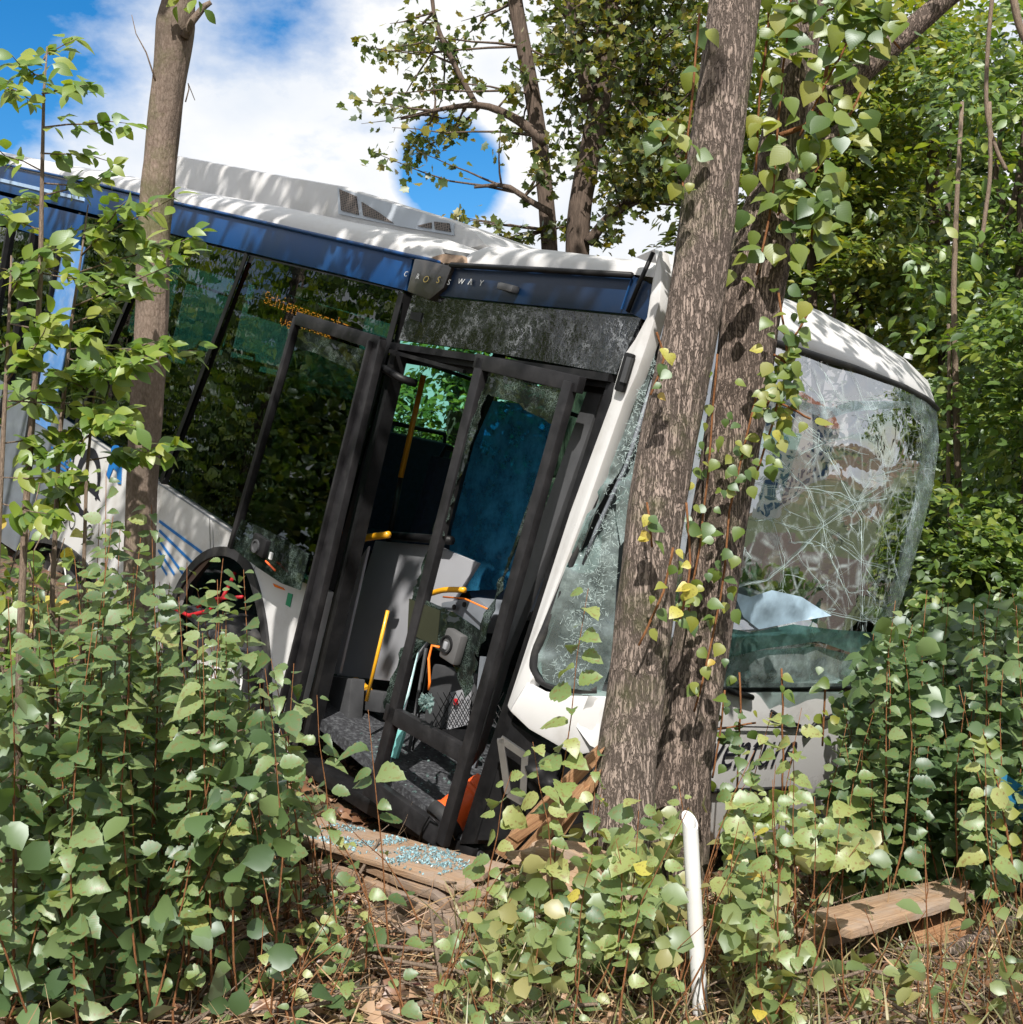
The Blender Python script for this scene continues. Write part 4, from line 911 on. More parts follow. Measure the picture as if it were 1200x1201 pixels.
def put_leaf(parent, org, pos, d, nrm, size, mesh):
    d = d.normalized(); x = d.cross(nrm)
    if x.length < 1e-4: x = d.orthogonal()
    x.normalize(); z = x.cross(d)
    o = bpy.data.objects.new('leaf', mesh); q_ = pos - org
    o.parent = parent
    o.matrix_local = Matrix(((x.x * size, d.x * size, z.x * size, q_.x), (x.y * size, d.y * size, z.y * size, q_.y), (x.z * size, d.z * size, z.z * size, q_.z), (0, 0, 0, 1)))
    COL.objects.link(o); return o
def rv(k=1.0): return V((rnd(-k, k), rnd(-k, k), rnd(-k, k)))
def curve_pts(base, tip, n, wob):
    side_ = V((rnd(-1, 1), rnd(-1, 1), 0)) * wob; out = []
    for i in range(n):
        t = i / (n - 1); out.append(base.lerp(tip, t) + side_ * math.sin(math.pi * t) + (rv(wob * 0.12) if 0 < i < n - 1 else V()))
    return out
def along(pts, t):
    k = min(len(pts) - 2, int(t * (len(pts) - 1))); f = t * (len(pts) - 1) - k; return pts[k].lerp(pts[k + 1], f)
def shoot(name, label, cat, group, base, tip, n, size, fam, stem_mat=None, keep=None, t0=0.22, wob=0.05, extra=None, r0=0.0045):
    """an upright woody shoot with two ranks of leaves"""
    root = thing(name, label, cat, base, group)
    pts = curve_pts(base - V((0, 0, 0.05)), tip, 7, wob); h = (tip - base).length
    MB().tube(pts, [r0 * (1 - 0.75 * i / 6) for i in range(7)], 5).build('stem', stem_mat or m_stem, root, smooth=True)
    az = rnd(0, 6.28); cnt = 0; size *= rnd(0.72, 1.15)
    for k in range(n):
        t = t0 + (1 - t0) * (k + rnd(0.2, 0.8)) / n; p = along(pts, t)
        a = az + (math.pi if k % 2 else 0) + rnd(-0.7, 0.7)
        out = V((math.cos(a), math.sin(a), rnd(-0.35, 0.45)))
        s_ = size * rnd(0.45, 1.0) * (1.0 if t < 0.85 else 1.0 - (t - 0.85) * 3.2)
        q_ = p + out * rnd(0.005, 0.02)
        if keep and not keep(q_ + out * s_ * 0.5): continue
        nr = UP * rnd(0.3, 0.9) + TOCAM * rnd(0.1, 0.9) + SUN * 0.3 + rv(0.35)
        f = random.choice(fam if not extra or random.random() > 0.08 else extra)
        put_leaf(root, base, q_, out, nr, s_, f); cnt += 1
    return root, cnt
def leaf_cloud(name, P, D, Nn, size, shape, mat, parent=None, kind='stuff'):
    """many leaves as one mesh; P positions, D directions, Nn normals (n x 3 arrays), size array"""
    vs, fs, _ = shape; T = np.array(vs); n = len(P)
    D = D / np.linalg.norm(D, axis=1, keepdims=True); X = np.cross(D, Nn); X /= np.linalg.norm(X, axis=1, keepdims=True) + 1e-9; Z = np.cross(X, D)
    Vv = P[:, None, :] + size[:, None, None] * (T[None, :, 0:1] * X[:, None, :] + T[None, :, 1:2] * D[:, None, :] + T[None, :, 2:3] * Z[:, None, :])
    o0 = np.array(parent_loc(parent)); Vv = (Vv - o0).reshape(-1, 3)
    quads = np.array(fs); k = len(vs); Fq = (quads[None] + (np.arange(n) * k)[:, None, None]).reshape(-1, 4)
    me = bpy.data.meshes.new(name); me.vertices.add(len(Vv)); me.vertices.foreach_set('co', Vv.astype(np.float32).ravel())
    me.loops.add(Fq.size); me.loops.foreach_set('vertex_index', Fq.astype(np.int32).ravel())
    me.polygons.add(len(Fq)); me.polygons.foreach_set('loop_start', np.arange(0, Fq.size, 4, dtype=np.int32)); me.polygons.foreach_set('loop_total', np.full(len(Fq), 4, dtype=np.int32))
    me.update(calc_edges=True); me.materials.append(mat)
    o = bpy.data.objects.new(name, me); COL.objects.link(o)
    if parent: o.parent = parent
    if kind: o['kind'] = kind
    return o
T_SMALL = leaf_shape([0.03, 0.30, 0.27, 0.01], 0.3, 0.15)
T_MID = leaf_shape([0.02, 0.34, 0.42, 0.34, 0.01], 0.3, 0.25, 0.1)
T_LONG = leaf_shape([0.01, 0.012, 0.008], 0.1, 0.3)
_maple = ([(0, 0, 0), (0.16, 0.12, .02), (0.48, 0.22, .06), (0.33, 0.45, .02), (0.36, 0.74, .04), (0.19, 0.68, 0), (0, 0.98, -.05), (-0.19, 0.68, 0), (-0.36, 0.74, .04), (-0.33, 0.45, .02), (-0.48, 0.22, .06), (-0.16, 0.12, .02), (0, 0.38, -.02)],
          [(0, 1, 3, 12), (1, 2, 3, 3), (12, 3, 4, 5), (12, 5, 6, 7), (12, 7, 8, 9), (12, 9, 11, 0), (9, 10, 11, 11)], None)
_maple = (_maple[0], [f for f in ((0, 1, 3, 12), (1, 2, 3, 12), (12, 3, 4, 5), (12, 5, 6, 7), (12, 7, 8, 9), (12, 9, 10, 11), (0, 12, 9, 11))], None)
def rand_dirs(n): d = RNG.normal(size=(n, 3)); return d / np.linalg.norm(d, axis=1, keepdims=True)
def crown_points(center, radii, clumps, per, spread, shell=0.55):
    """leaf positions in uneven clumps through an ellipsoid, denser toward its skin"""
    out = []; c = np.array(center); r = np.array(radii)
    for _ in range(clumps):
        d = rand_dirs(1)[0]; rr = shell + (1 - shell) * RNG.random() ** 0.6
        cc = c + d * r * rr; k = max(3, int(per * RNG.uniform(0.4, 1.6)))
        out.append(cc + RNG.normal(size=(k, 3)) * np.array([spread, spread, spread * 0.5]) * RNG.uniform(0.6, 1.3))
    return np.concatenate(out)
def cloud_of(P, name, size, shape, mat, parent, droop=0.5, upw=0.8):
    n = len(P); D = rand_dirs(n); D[:, 2] = D[:, 2] * 0.4 - droop * 0.5; Nn = rand_dirs(n) * 0.75; Nn[:, 2] += upw; Nn[:, 1] -= 0.25
    return leaf_cloud(name, P, D, Nn, size * RNG.uniform(0.7, 1.3, n), shape, mat, parent)

# ------------------------------------------------------------------ tree trunks
def trunk_mesh(pts, rad, seg, amp, name, mat, parent, fine=True, step=0.04):
    pts = [V(p) for p in pts]; L = [0]
    for a, b in zip(pts, pts[1:]): L.append(L[-1] + (b - a).length)
    n = max(6, int(L[-1] / step)); P = []; Rr = []
    for i in range(n + 1):
        d = L[-1] * i / n; j = min(len(pts) - 2, max(k for k in range(len(L)) if L[k] <= d + 1e-9)); t = (d - L[j]) / (L[j + 1] - L[j])
        a, b, c, e = pts[max(j - 1, 0)], pts[j], pts[j + 1], pts[min(j + 2, len(pts) - 1)]
        P.append(0.5 * (2 * b + (c - a) * t + (2 * a - 5 * b + 4 * c - e) * t * t + (3 * b - a - 3 * c + e) * t ** 3)); Rr.append(rad[j] + (rad[j + 1] - rad[j]) * t)
    mb = MB().tube(P, Rr, seg); sd = rnd(0, 50)
    for i in range(n + 1):
        for k in range(seg):
            v = mb.v[i * seg + k]; ax_ = P[i]; o = v - ax_; r = Rr[i]
            f = noise.noise(V((o.x / r * 2.2 + sd, o.y / r * 2.2, v.z * 1.6))) * 0.10 + (noise.noise(V((o.x / r * 7 + sd, o.y / r * 7, v.z * 5))) * amp / r if fine else 0)
            mb.v[i * seg + k] = ax_ + o * (1 + f)
    return mb.build(name, mat, parent, smooth=True)
def px_line(pts, Y): return [at(x, y, Y if not hasattr(Y, '__len__') else Y[i]) for i, (x, y) in enumerate(pts)]
def width_r(w, Y): return w / FPX * Y / 2

mt = thing('tree', 'thickest straight tree trunk with furrowed bark leaning right in front of the crumpled bus corner', 'tree', at(748, 1020, 5.05))
Ys = [5.02, 5.03, 5.05, 5.05, 5.05, 5.05, 5.05, 5.1, 5.3]
ln = [(722, 1060), (735, 900), (749, 795), (769, 600), (808, 400), (836, 200), (862, 0), (885, -180), (930, -520)]
trunk_mesh(px_line(ln, Ys), [width_r(w, 5.05) for w in (88, 72, 66, 68, 63, 63, 60, 56, 44)], 44, 0.006, 'trunk', m_bark, mt)
tc = at(930, -520, 5.3)
MB().tube([tc - UP * 0.6, tc + V((0.6, 0.5, 0.8)), tc + V((1.5, 0.9, 1.7))], [0.07, 0.05, 0.02], 8).build('branch', m_bark, mt, smooth=True)
MB().tube([tc - UP * 0.3, tc + V((-0.5, 0.2, 0.9)), tc + V((-1.0, 0.4, 1.9))], [0.07, 0.05, 0.02], 8).build('branch', m_bark, mt, smooth=True)
cloud_of(crown_points(tc + V((0.3, 0.8, 1.8)), (1.9, 1.6, 1.3), 50, 24, 0.25), 'crown', 0.10, T_MID, l_wood, mt)

vt = thing('tree', 'dark forked tree trunk wrapped in climbing leaves just right of the thickest trunk', 'tree', at(795, 1020, 5.5))
Y2 = 5.45
trunk_mesh(px_line([(790, 1040), (799, 900), (824, 740), (846, 590), (872, 430), (884, 330), (900, 260), (918, 180)], Y2), [width_r(w, Y2) for w in (84, 70, 66, 68, 66, 74, 70, 44)], 40, 0.008, 'trunk', m_bark2, vt)
for pts, w in (([(905, 250), (916, 170), (935, 80), (950, -20), (965, -200)], (58, 50, 40, 36, 26)), ([(885, 310), (915, 205), (930, 150), (938, 110)], (40, 30, 20, 12)), ([(895, 290), (925, 215), (955, 182), (978, 158), (1000, 143)], (46, 30, 24, 18, 8)), ([(925, 140), (985, 105), (1040, 58), (1085, 20), (1120, -8), (1200, -60)], (18, 26, 28, 24, 22, 16))):
    trunk_mesh(px_line(pts, Y2), [width_r(x, Y2) for x in w], 16, 0.004, 'branch', m_bark2, vt)
MB().tube(px_line([(912, 160), (940, 150), (962, 138), (968, 90), (975, 40)], 5.3), [0.012, 0.011, 0.010, 0.009, 0.006], 6).build('branch', m_stem, vt, smooth=True)
kn = at(903, 328, 5.42)
MB().lathe(kn, V((0.75, -0.5, 0.25)), [(-0.05, 0.07), (0.0, 0.075), (0.03, 0.06), (0.025, 0.03), (0.0, 0.0)], 14).build('knot', m_bark2, vt, smooth=True)
cloud_of(crown_points(at(970, -330, 5.8), (1.4, 1.4, 1.0), 36, 22, 0.25), 'crown', 0.10, T_MID, l_wood2, vt)
wood_uv(MB().prism([at(842, 270, 5.2), at(852, 272, 5.2), (at(838, 398, 5.2)), at(834, 392, 5.2)], V((0.005, 0.03, 0))).build('torn_bark', m_split, vt), (0.05, 0, 1.0))

lt = thing('tree', 'slender tree trunk with pale blotched bark standing before the bus windows at the left', 'tree', at(152, 1060, 4.9))
trunk_mesh(px_line([(150, 1090), (155, 930), (160, 780), (166, 600), (172, 480), (178, 380), (181, 280), (189, 180), (199, 90), (206, 30), (212, -20), (222, -200), (240, -480)], 4.9), [width_r(w, 4.9) for w in (42, 36, 35, 35, 37, 37, 36, 36, 38, 46, 36, 32, 24)], 36, 0.006, 'trunk', m_barkl, lt)
MB().tube(px_line([(216, 45), (226, 25), (240, 8), (248, 3)], 4.85), [0.02, 0.016, 0.013, 0.009], 8).build('branch', m_barkl, lt, smooth=True)
MB().tube(px_line([(183, 95), (172, 62), (160, 40), (155, 18)], 4.85), [0.004, 0.003, 0.002, 0.0015], 5).build('twig', m_twig, lt, smooth=True)
MB().tube(px_line([(218, 120), (222, 105), (221, 98), (229, 118)], 4.85), [0.003, 0.0025, 0.002, 0.0015], 5).build('twig', m_twig, lt, smooth=True)
cloud_of(crown_points(at(240, -480, 5.0), (1.5, 1.4, 1.0), 26, 20, 0.25), 'crown', 0.10, T_MID, l_wood2, lt)
for x, y in ((203, 2), (212, -4), (222, 8), (238, 6), (230, 0), (208, 8), (196, -3), (240, 12)): put_leaf(lt, V(lt.location), at(x, y, 4.75), rv() + V((0, 0, -0.3)), TOCAM + rv(0.5), 0.07, random.choice(SAP))

# ------------------------------------------------------------------ maple beyond the roof of the bus
def tree_limbs(root, limbs, mat):
    for pts, w, Y in limbs: trunk_mesh(px_line(pts, Y), [width_r(x, Y) for x in w], 14, 0.004, 'branch' if w[0] < 30 else 'trunk', mat, root, step=0.1)
def twiggy(root, starts, targets, n_leaf, size, shape, mat, twig_mat, Y0, Y1, spread=0.13):
    """thin twigs from limb points to target pixels, with leaves spread along their outer part"""
    mb = MB(); P = []
    for (tx, ty) in targets:
        Y = rnd(Y0, Y1); e = at(tx, ty, Y); s0 = min(random.sample(starts, min(len(starts), 12)), key=lambda p: (p - e).length)
        pts = curve_pts(s0, e, 6, (e - s0).length * 0.12); mb.tube(pts, [0.014 - 0.0023 * i for i in range(6)], 4, False)
        for _ in range(int(n_leaf * rnd(0.5, 1.5))): P.append(along(pts, rnd(0.45, 1.0)) + rv(1) * spread * rnd(0.2, 1.3))
    mb.build('twigs', twig_mat, root, smooth=True, kind='stuff')
    cloud_of(np.array([tuple(p) for p in P]), 'crown', size, shape, mat, root, droop=0.8, upw=0.35)
mp = thing('tree', 'two-stemmed maple with small dark leaves against the sky behind the bus roof', 'tree', at(664, 520, 11.5))
limbs = [([(652, 560), (646, 330), (638, 210), (624, 110), (604, 0), (590, -120)], (24, 20, 19, 18, 17, 14), 11.4),
         ([(676, 560), (677, 330), (682, 235), (702, 130), (716, 30), (722, -100)], (30, 28, 28, 25, 22, 16), 11.4),
         ([(690, 118), (680, 70), (666, 0), (660, -80)], (16, 13, 12, 9), 11.3), ([(640, 168), (605, 140), (565, 124), (520, 128), (470, 140)], (15, 11, 8, 5, 3), 11.2),
         ([(646, 250), (620, 235), (592, 218), (556, 220)], (9, 7, 6, 3), 11.1), ([(690, 285), (720, 250), (760, 225), (800, 180)], (13, 12, 10, 7), 11.3), ([(560, 126), (530, 70), (510, 20), (505, -40)], (7, 6, 5, 4), 11.2),
         ([(698, 120), (705, 60), (700, 0)], (14, 11, 9), 11.5), ([(800, 170), (765, 120), (740, 40)], (9, 8, 5), 11.8)]
tree_limbs(mp, limbs, m_barkfar)
starts = [p for pts, w, Y in limbs for p in [along(px_line(pts, Y), t / 10) for t in range(3, 10)]]
targets = []
while len(targets) < 200:
    x, y = rnd(415, 860), rnd(-90, 285)
    dens = 0.20 if x < 560 else 0.34 if x < 650 else 0.95
    if x < 600 and y > 190 - (x - 430) * 0.02: dens = 0
    if 600 <= x < 690 and y > 210: dens *= 0.25
    if x >= 690 and y > 240: dens *= 0.45
    if 505 < x < 560 and 150 < y < 240: dens = 0.02
    if random.random() < dens: targets.append((x, y))
twiggy(mp, starts, targets, 36, 0.080, _maple, l_maple, m_barkfar, 10.6, 12.6, 0.16)
# sparse twig end hanging left over the roof
twiggy(mp, starts[:10], [(530, 258), (560, 262), (600, 275), (580, 285), (640, 270), (560, 285), (528, 250), (450, 60), (440, 110), (480, 40), (500, 100), (460, 150)], 16, 0.085, _maple, l_maple, m_barkfar, 10.8, 11.3, 0.10)

# ------------------------------------------------------------------ woods on the right
def sprays(center, radii, n, per):
    """layered leaf sprays: every spray is a flat fan of leaves with its own tilt"""
    P, D, Nn = [], [], []; c = np.array(tuple(center)); r = np.array(radii)
    for _ in range(n):
        d = rand_dirs(1)[0]; o = c + d * r * (0.30 + 0.70 * RNG.random() ** 0.5)
        ax_ = rand_dirs(1)[0]; ax_[1] -= 0.5; ax_[2] = ax_[2] * 0.35 - 0.28; ax_ /= np.linalg.norm(ax_)
        nn = np.array([0, -0.35, 1.0]) + rand_dirs(1)[0] * 0.55; nn -= ax_ * nn.dot(ax_); nn /= np.linalg.norm(nn); lat = np.cross(ax_, nn)
        k = int(per * RNG.uniform(0.5, 1.5)); L = RNG.uniform(0.4, 0.95); t = RNG.random(k); w = RNG.uniform(-1, 1, k)
        P.append(o + ax_ * (t * L)[:, None] + lat * (w * 0.34 * (1.1 - t))[:, None] + RNG.normal(size=(k, 3)) * 0.03 - np.array([0, 0, 1]) * (t * t * 0.12 * L)[:, None])
        D.append(ax_ * 0.7 + lat * np.sign(w)[:, None] * 0.6 + RNG.normal(size=(k, 3)) * 0.3); Nn.append(nn + RNG.normal(size=(k, 3)) * 0.35)
    return np.concatenate(P), np.concatenate(D), np.concatenate(Nn)
def wood_tree(label, px, Y, top, crowns, mat, leaf=0.12, shape=T_SMALL, trunk_w=26, group='trees of the wood on the right', per=50, clumps=50):
    base = at(px, 600, Y); base.z = gz(base.x, base.y) if Y < 25 else 0
    root = thing('tree', label, 'tree', base, group); t_ = at(px + rnd(-20, 20), top, Y)
    pts = [base - UP * 0.2, base.lerp(t_, 0.35) + rv(0.1), base.lerp(t_, 0.7) + rv(0.12), t_]; r = width_r(trunk_w, Y)
    trunk_mesh(pts, [r, r * 0.85, r * 0.6, r * 0.2], 12, 0.003, 'trunk', m_barkfar, root, step=0.15)
    P = []; D = []; Nn = []
    for (cx, cy, rx, rz) in crowns:
        c = at(cx, cy, Y); k = Y / FPX; a_, b_, c_ = sprays(c, (rx * k, rx * k * 0.8, rz * k), clumps, per); P.append(a_); D.append(b_); Nn.append(c_)
        a = along(pts, rnd(0.4, 0.8)); MB().tube([a, a.lerp(c, 0.5) + rv(0.15), c + rv(0.2)], [r * 0.4, r * 0.25, 0.01], 6).build('branch', m_barkfar, root, smooth=True)
    P = np.concatenate(P); leaf_cloud('crown', P, np.concatenate(D), np.concatenate(Nn), leaf * RNG.uniform(0.7, 1.3, len(P)), shape, mat, root)
    return root
wood_tree('tall green tree whose lit foliage fills the far right edge', 1196, 10.0, -40, [(1190, 120, 90, 140), (1160, 330, 90, 110), (1200, 520, 80, 110)], l_wood2, 0.085)
wood_tree('leafy tree in the middle of the right-hand wood above the shrubs', 1112, 11.5, 0, [(1100, 90, 90, 120), (1090, 300, 80, 110), (1130, 480, 85, 100), (1110, 620, 80, 70)], l_wood, 0.09)
wood_tree('yellow-green tree rising behind the forked trunk at the top right', 1010, 12.5, -60, [(1020, 30, 90, 100), (1010, 190, 80, 90), (1040, 330, 70, 60)], l_wood, 0.09)
wood_tree('thin grey-stemmed tree between the forked trunk and the bus dome', 956, 12.0, 150, [(960, 210, 60, 80), (930, 60, 70, 100)], l_wood, 0.085, trunk_w=16, clumps=45)
wood_tree('tree crown showing between the two big trunks and the maple', 800, 14.0, -60, [(790, 30, 80, 90), (760, 130, 70, 80), (850, 160, 50, 110), (850, 280, 40, 40)], l_wood, 0.10, clumps=45)
wood_tree('dark leaning tree with a reddish trunk at the right edge behind the shrubs', 1206, 8.6, 380, [(1215, 420, 50, 120), (1180, 640, 60, 60)], l_wood2, 0.08, trunk_w=44, clumps=60)
wood_tree('deep green tree in the shaded back of the wood', 1070, 15.0, -40, [(1060, 230, 110, 160), (1150, 150, 110, 170), (1080, 480, 110, 140), (960, 250, 70, 150)], l_wood2, 0.12, clumps=90)
wood_tree('tree beyond the bus seen only through its windows and doorway', 540, 17.0, 360, [(520, 470, 75, 100), (610, 470, 60, 100)], l_wood, 0.12, group='trees hidden behind the bus', clumps=45)
wood_tree('low tree beyond the bus seen only through its rear windows', 330, 18.0, 420, [(330, 560, 90, 90), (420, 540, 70, 110)], l_wood2, 0.13, group='trees hidden behind the bus', clumps=45)
# small lit saplings and hanging lianas at the edge of the wood
for lab, pts, w, n in (('pale thin sapling with lit leaf sprays at the wood edge', [(1128, 700), (1122, 520), (1118, 340), (1122, 230), (1128, 120)], 9, 150), ('straight pale sapling close to the right end of the bus front', [(1118, 690), (1112, 560), (1113, 420), (1112, 380)], 6, 90)):
    root = thing('sapling', lab, 'sapling', at(pts[0][0], pts[0][1] + 40, 9.0)); tp = px_line(pts, 9.0)
    MB().tube([V(root.location)] + tp, [0.03] + [width_r(w * (1 - 0.12 * i), 9.0) for i in range(len(tp))], 7).build('stem', m_twig, root, smooth=True)
    for _ in range(n):
        p = along(tp, rnd(0.1, 1)) + V((rnd(-0.38, 0.38), rnd(-0.3, 0.2), rnd(-0.15, 0.15))); put_leaf(root, V(root.location), p, rv() + V((0, 0, -0.3)), TOCAM * 0.5 + UP * 0.6 + rv(0.5), rnd(0.08, 0.14), random.choice(SAP))
for k, pts in enumerate(([(1165, -20), (1158, 60), (1157, 130), (1168, 175), (1180, 200)], [(1160, 120), (1161, 200), (1156, 245), (1150, 290)], [(1185, -20), (1195, 30), (1210, 60)])):
    MB().tube(px_line(smooth_px(pts), 8.8), width_r(5 if k < 2 else 9, 8.8), 6).build('liana', m_twig, None, smooth=True)
    tag(bpy.context.scene.objects[-1] if False else COL.objects[-1], ('long bare liana hanging from the canopy at the top right', 'short liana strand dangling below the long one at the right', 'thick bare stem crossing the top right corner')[k], 'liana')
struct_wood = crown_points((11.6, 19, 4.2), (7, 2.0, 4.6), 200, 110, 0.5, 0.1)
cloud_of(struct_wood, 'distant_wood', 0.18, T_SMALL, l_wood2, None)
cloud_of(crown_points((-15, 15, 4.0), (2.0, 9, 5.2), 220, 130, 0.5, 0.1), 'distant_wood', 0.28, T_SMALL, l_wood2, None)
P = crown_points((3.9, 10.5, 0.9), (2.6, 1.6, 1.0), 90, 50, 0.25, 0.1); cloud_of(P, 'wood_undergrowth', 0.12, T_MID, l_under, None)

# trees behind and to the left of the camera: they shade the scene and stand in the window reflections
def side_tree(label, base, crowns, mat, leaf=0.12, r=0.14, h=7.5, shape=T_MID):
    b = V((base[0], base[1], gz(*base))); root = thing('tree', label, 'tree', b, 'trees around the clearing outside the picture')
    top = b + V((rnd(-.4, .4), rnd(-.4, .4), h)); pts = [b - UP * 0.2, b.lerp(top, 0.35) + rv(0.1), b.lerp(top, 0.7) + rv(0.15), top]
    trunk_mesh(pts, [r, r * 0.85, r * 0.6, r * 0.25], 14, 0.004, 'trunk', m_bark2, root, step=0.12); P = []
    for c, rad, cl, per, sp in crowns:
        P.append(crown_points(c, rad, cl, per, sp, 0.15)); a = along(pts, min(0.95, max(0.3, (c[2] - 1.2) / h)))
        MB().tube([a, a.lerp(V(c), 0.5) + rv(0.2), V(c)], [r * 0.45, r * 0.3, 0.015], 7).build('branch', m_bark2, root, smooth=True)
    cloud_of(np.concatenate(P), 'crown', leaf, shape, mat, root)
side_tree('tree on the left of the clearing with boughs over the bus', (-5.6, 2.6), [((-2.2, 3.3, 7.5), (1.6, 1.4, 0.9), 30, 20, 0.20), ((-0.6, 4.1, 7.0), (1.0, 1.2, 0.7), 12, 18, 0.18), ((-2.6, -0.3, 6.2), (1.1, 1.1, 0.7), 6, 18, 0.20), ((0.0, 1.8, 7.2), (0.9, 0.8, 0.5), 9, 18, 0.18)] + [(tuple(ac(x, y, -0.5) + SUN * 6.5), (0.8, 0.8, 0.5), 15, 22, 0.18) for x, y in ((60, 190), (150, 200), (230, 200), (300, 220), (370, 235), (440, 250), (510, 275))], l_wood)
side_tree('tree behind the camera with a bough over the right shrubs', (1.8, -2.4), [((2.55, 1.0, 6.0), (0.7, 0.9, 0.5), 18, 22, 0.18), ((4.4, 2.4, 7.4), (1.4, 1.4, 0.8), 10, 20, 0.22)], l_wood)
side_tree('dense tree far left beyond the bus tail', (-8.6, 10.5), [((-8.4, 10.6, 3.4), (2.2, 2.2, 2.6), 70, 40, 0.30)], l_wood2)
side_tree('broad tree far left level with the bus door', (-7.8, 7.2), [((-7.8, 7.2, 3.6), (1.8, 1.8, 2.8), 60, 40, 0.30)], l_wood)
side_tree('tall tree at the far left edge of the clearing', (-11.0, 14.0), [((-10.6, 13.5, 4.5), (2.8, 2.4, 3.0), 80, 40, 0.35)], l_wood2)

# ------------------------------------------------------------------ climbing leaves on the forked trunk
def vine(label, strands, n, size, Y, fam, jitter=0.10, grp=None, yshift=-0.12):
    root = thing('climbing_vine', label, 'climbing plant', at(strands[0][0][0], strands[0][0][1], Y), grp)
    for st in strands:
        tp = [p + V((0, yshift + rnd(-.02, .02), 0)) for p in px_line(smooth_px(st, 3), Y)]
        MB().tube(tp, 0.005, 5).build('stem', m_stem, root, smooth=True)
        for k in range(n):
            p = along(tp, rnd(0, 1)) + V((rnd(-1, 1) * jitter, rnd(-0.10, 0.03), rnd(-0.06, 0.06)))
            put_leaf(root, V(root.location), p, V((rnd(-0.9, 0.9), rnd(-0.4, 0.1), rnd(-1, 0.15))), TOCAM * 0.7 + UP * 0.5 + rv(0.45), size * rnd(0.55, 1.15), random.choice(fam))
    return root
vine('leafy climber covering the fork and upper limbs of the right-hand trunk', [[(880, 330), (900, 240), (905, 150), (915, 60), (925, -20)], [(905, 260), (945, 215), (975, 170), (1000, 120)], [(880, 210), (885, 120), (895, 40), (890, -20)], [(930, 170), (960, 110), (985, 60), (1000, 0)], [(935, 240), (960, 250), (945, 290), (950, 240)], [(935, 40), (980, 20), (1020, 40), (1045, 70)]], 42, 0.092, 5.3, VINE, 0.12)
vine('yellowing climber running down the middle of the forked trunk', [[(905, 350), (915, 430), (898, 500), (880, 560)], [(835, 420), (828, 520), (815, 640), (800, 730)], [(880, 470), (850, 600), (840, 700), (810, 830)], [(900, 420), (920, 440), (890, 480)]], 44, 0.060, 5.25, VINE + VINE + YEL[:1], 0.075)
vine('sparse small climber on the lit side of the thick trunk', [[(755, 470), (770, 430), (762, 400)], [(795, 590), (800, 660), (788, 720)], [(752, 590), (757, 640)], [(742, 750), (770, 690), (780, 640)]], 6, 0.06, 5.05, VINE + YEL, 0.02, yshift=-0.23)
vine('small leaved climber at the upper left of the thick trunk', [[(815, 30), (808, 110), (800, 190), (795, 240)], [(780, 150), (770, 180), (786, 160)]], 16, 0.075, 5.0, VINE, 0.06)
vine('thin trailing vine hanging over the white bus nose', [[(862, 785), (862, 850), (858, 940)], [(822, 852), (850, 848), (880, 842)], [(910, 780), (911, 850), (912, 930)], [(960, 790), (958, 870)], [(845, 805), (838, 860), (830, 905)]], 9, 0.062, 5.75, VINE + DARK, 0.04)
vine('dead leaning stalk with sparse leaves in front of the windscreen', [[(885, 465), (915, 480), (942, 494)], [(905, 390), (922, 402), (940, 370)]], 7, 0.075, 5.2, VINE, 0.05)

# ------------------------------------------------------------------ left sapling with feathered leaves
def feathered(label, stem, rads, sprays, Y, size=(0.05, 0.092)):
    """slim stem with side twigs carrying two ranks of oval leaflets"""
    sp = thing('sapling', label, 'sapling', at(*stem[0], Y)); org = V(sp.location)
    MB().tube(px_line(stem, Y), rads, 7).build('stem', m_twig, sp, smooth=True)
    tw = []
    for (a, b) in sprays:
        p0 = at(a[0], a[1], Y); p1 = at(b[0], b[1], Y + rnd(-0.3, 0.3)); tw.append((curve_pts(p0, p1, 5, 0.05), (p1 - p0).length))
    tot = sum(l for _, l in tw)
    for pts, l in tw:
        MB().tube(pts, [0.0035, 0.003, 0.0025, 0.002, 0.001], 4).build('twig', m_twig, sp, smooth=True)
        m = max(5, int(294 * l / tot))
        for k in range(m):
            t = min(1, 0.15 + 0.85 * (k + rnd(0, 0.8)) / m); p = along(pts, t) + rv(0.025); sd_ = 1 if k % 2 else -1
            ax_ = (pts[-1] - pts[0]).normalized(); lat = ax_.cross(UP).normalized() * sd_
            put_leaf(sp, org, p, lat * 0.6 + ax_ * 0.5 + V((rnd(-.4, .4), rnd(-.4, .4), rnd(-0.8, 0.4))), UP * 0.55 + TOCAM * 0.6 + rv(0.55), rnd(*size), random.choice(SAP))
main_stem = [(20, 1040), (24, 760), (30, 610), (40, 470), (48, 330), (50, 210), (52, 110), (56, 55)]
feathered('tall slim sapling reaching into the blue sky at the upper left', main_stem, [0.014, 0.013, 0.012, 0.011, 0.009, 0.007, 0.005, 0.002],
          [((52, 70), (92, 45)), ((52, 90), (15, 66)), ((50, 110), (105, 100)), ((50, 120), (5, 100)), ((50, 150), (150, 145)), ((48, 180), (130, 190)), ((48, 200), (-20, 155)), ((48, 215), (100, 220)), ((48, 240), (10, 235)), ((48, 230), (140, 195)), ((47, 270), (-20, 250)), ((46, 300), (120, 260)), ((45, 330), (-20, 310)), ((45, 320), (110, 330))], 4.1, (0.042, 0.08))
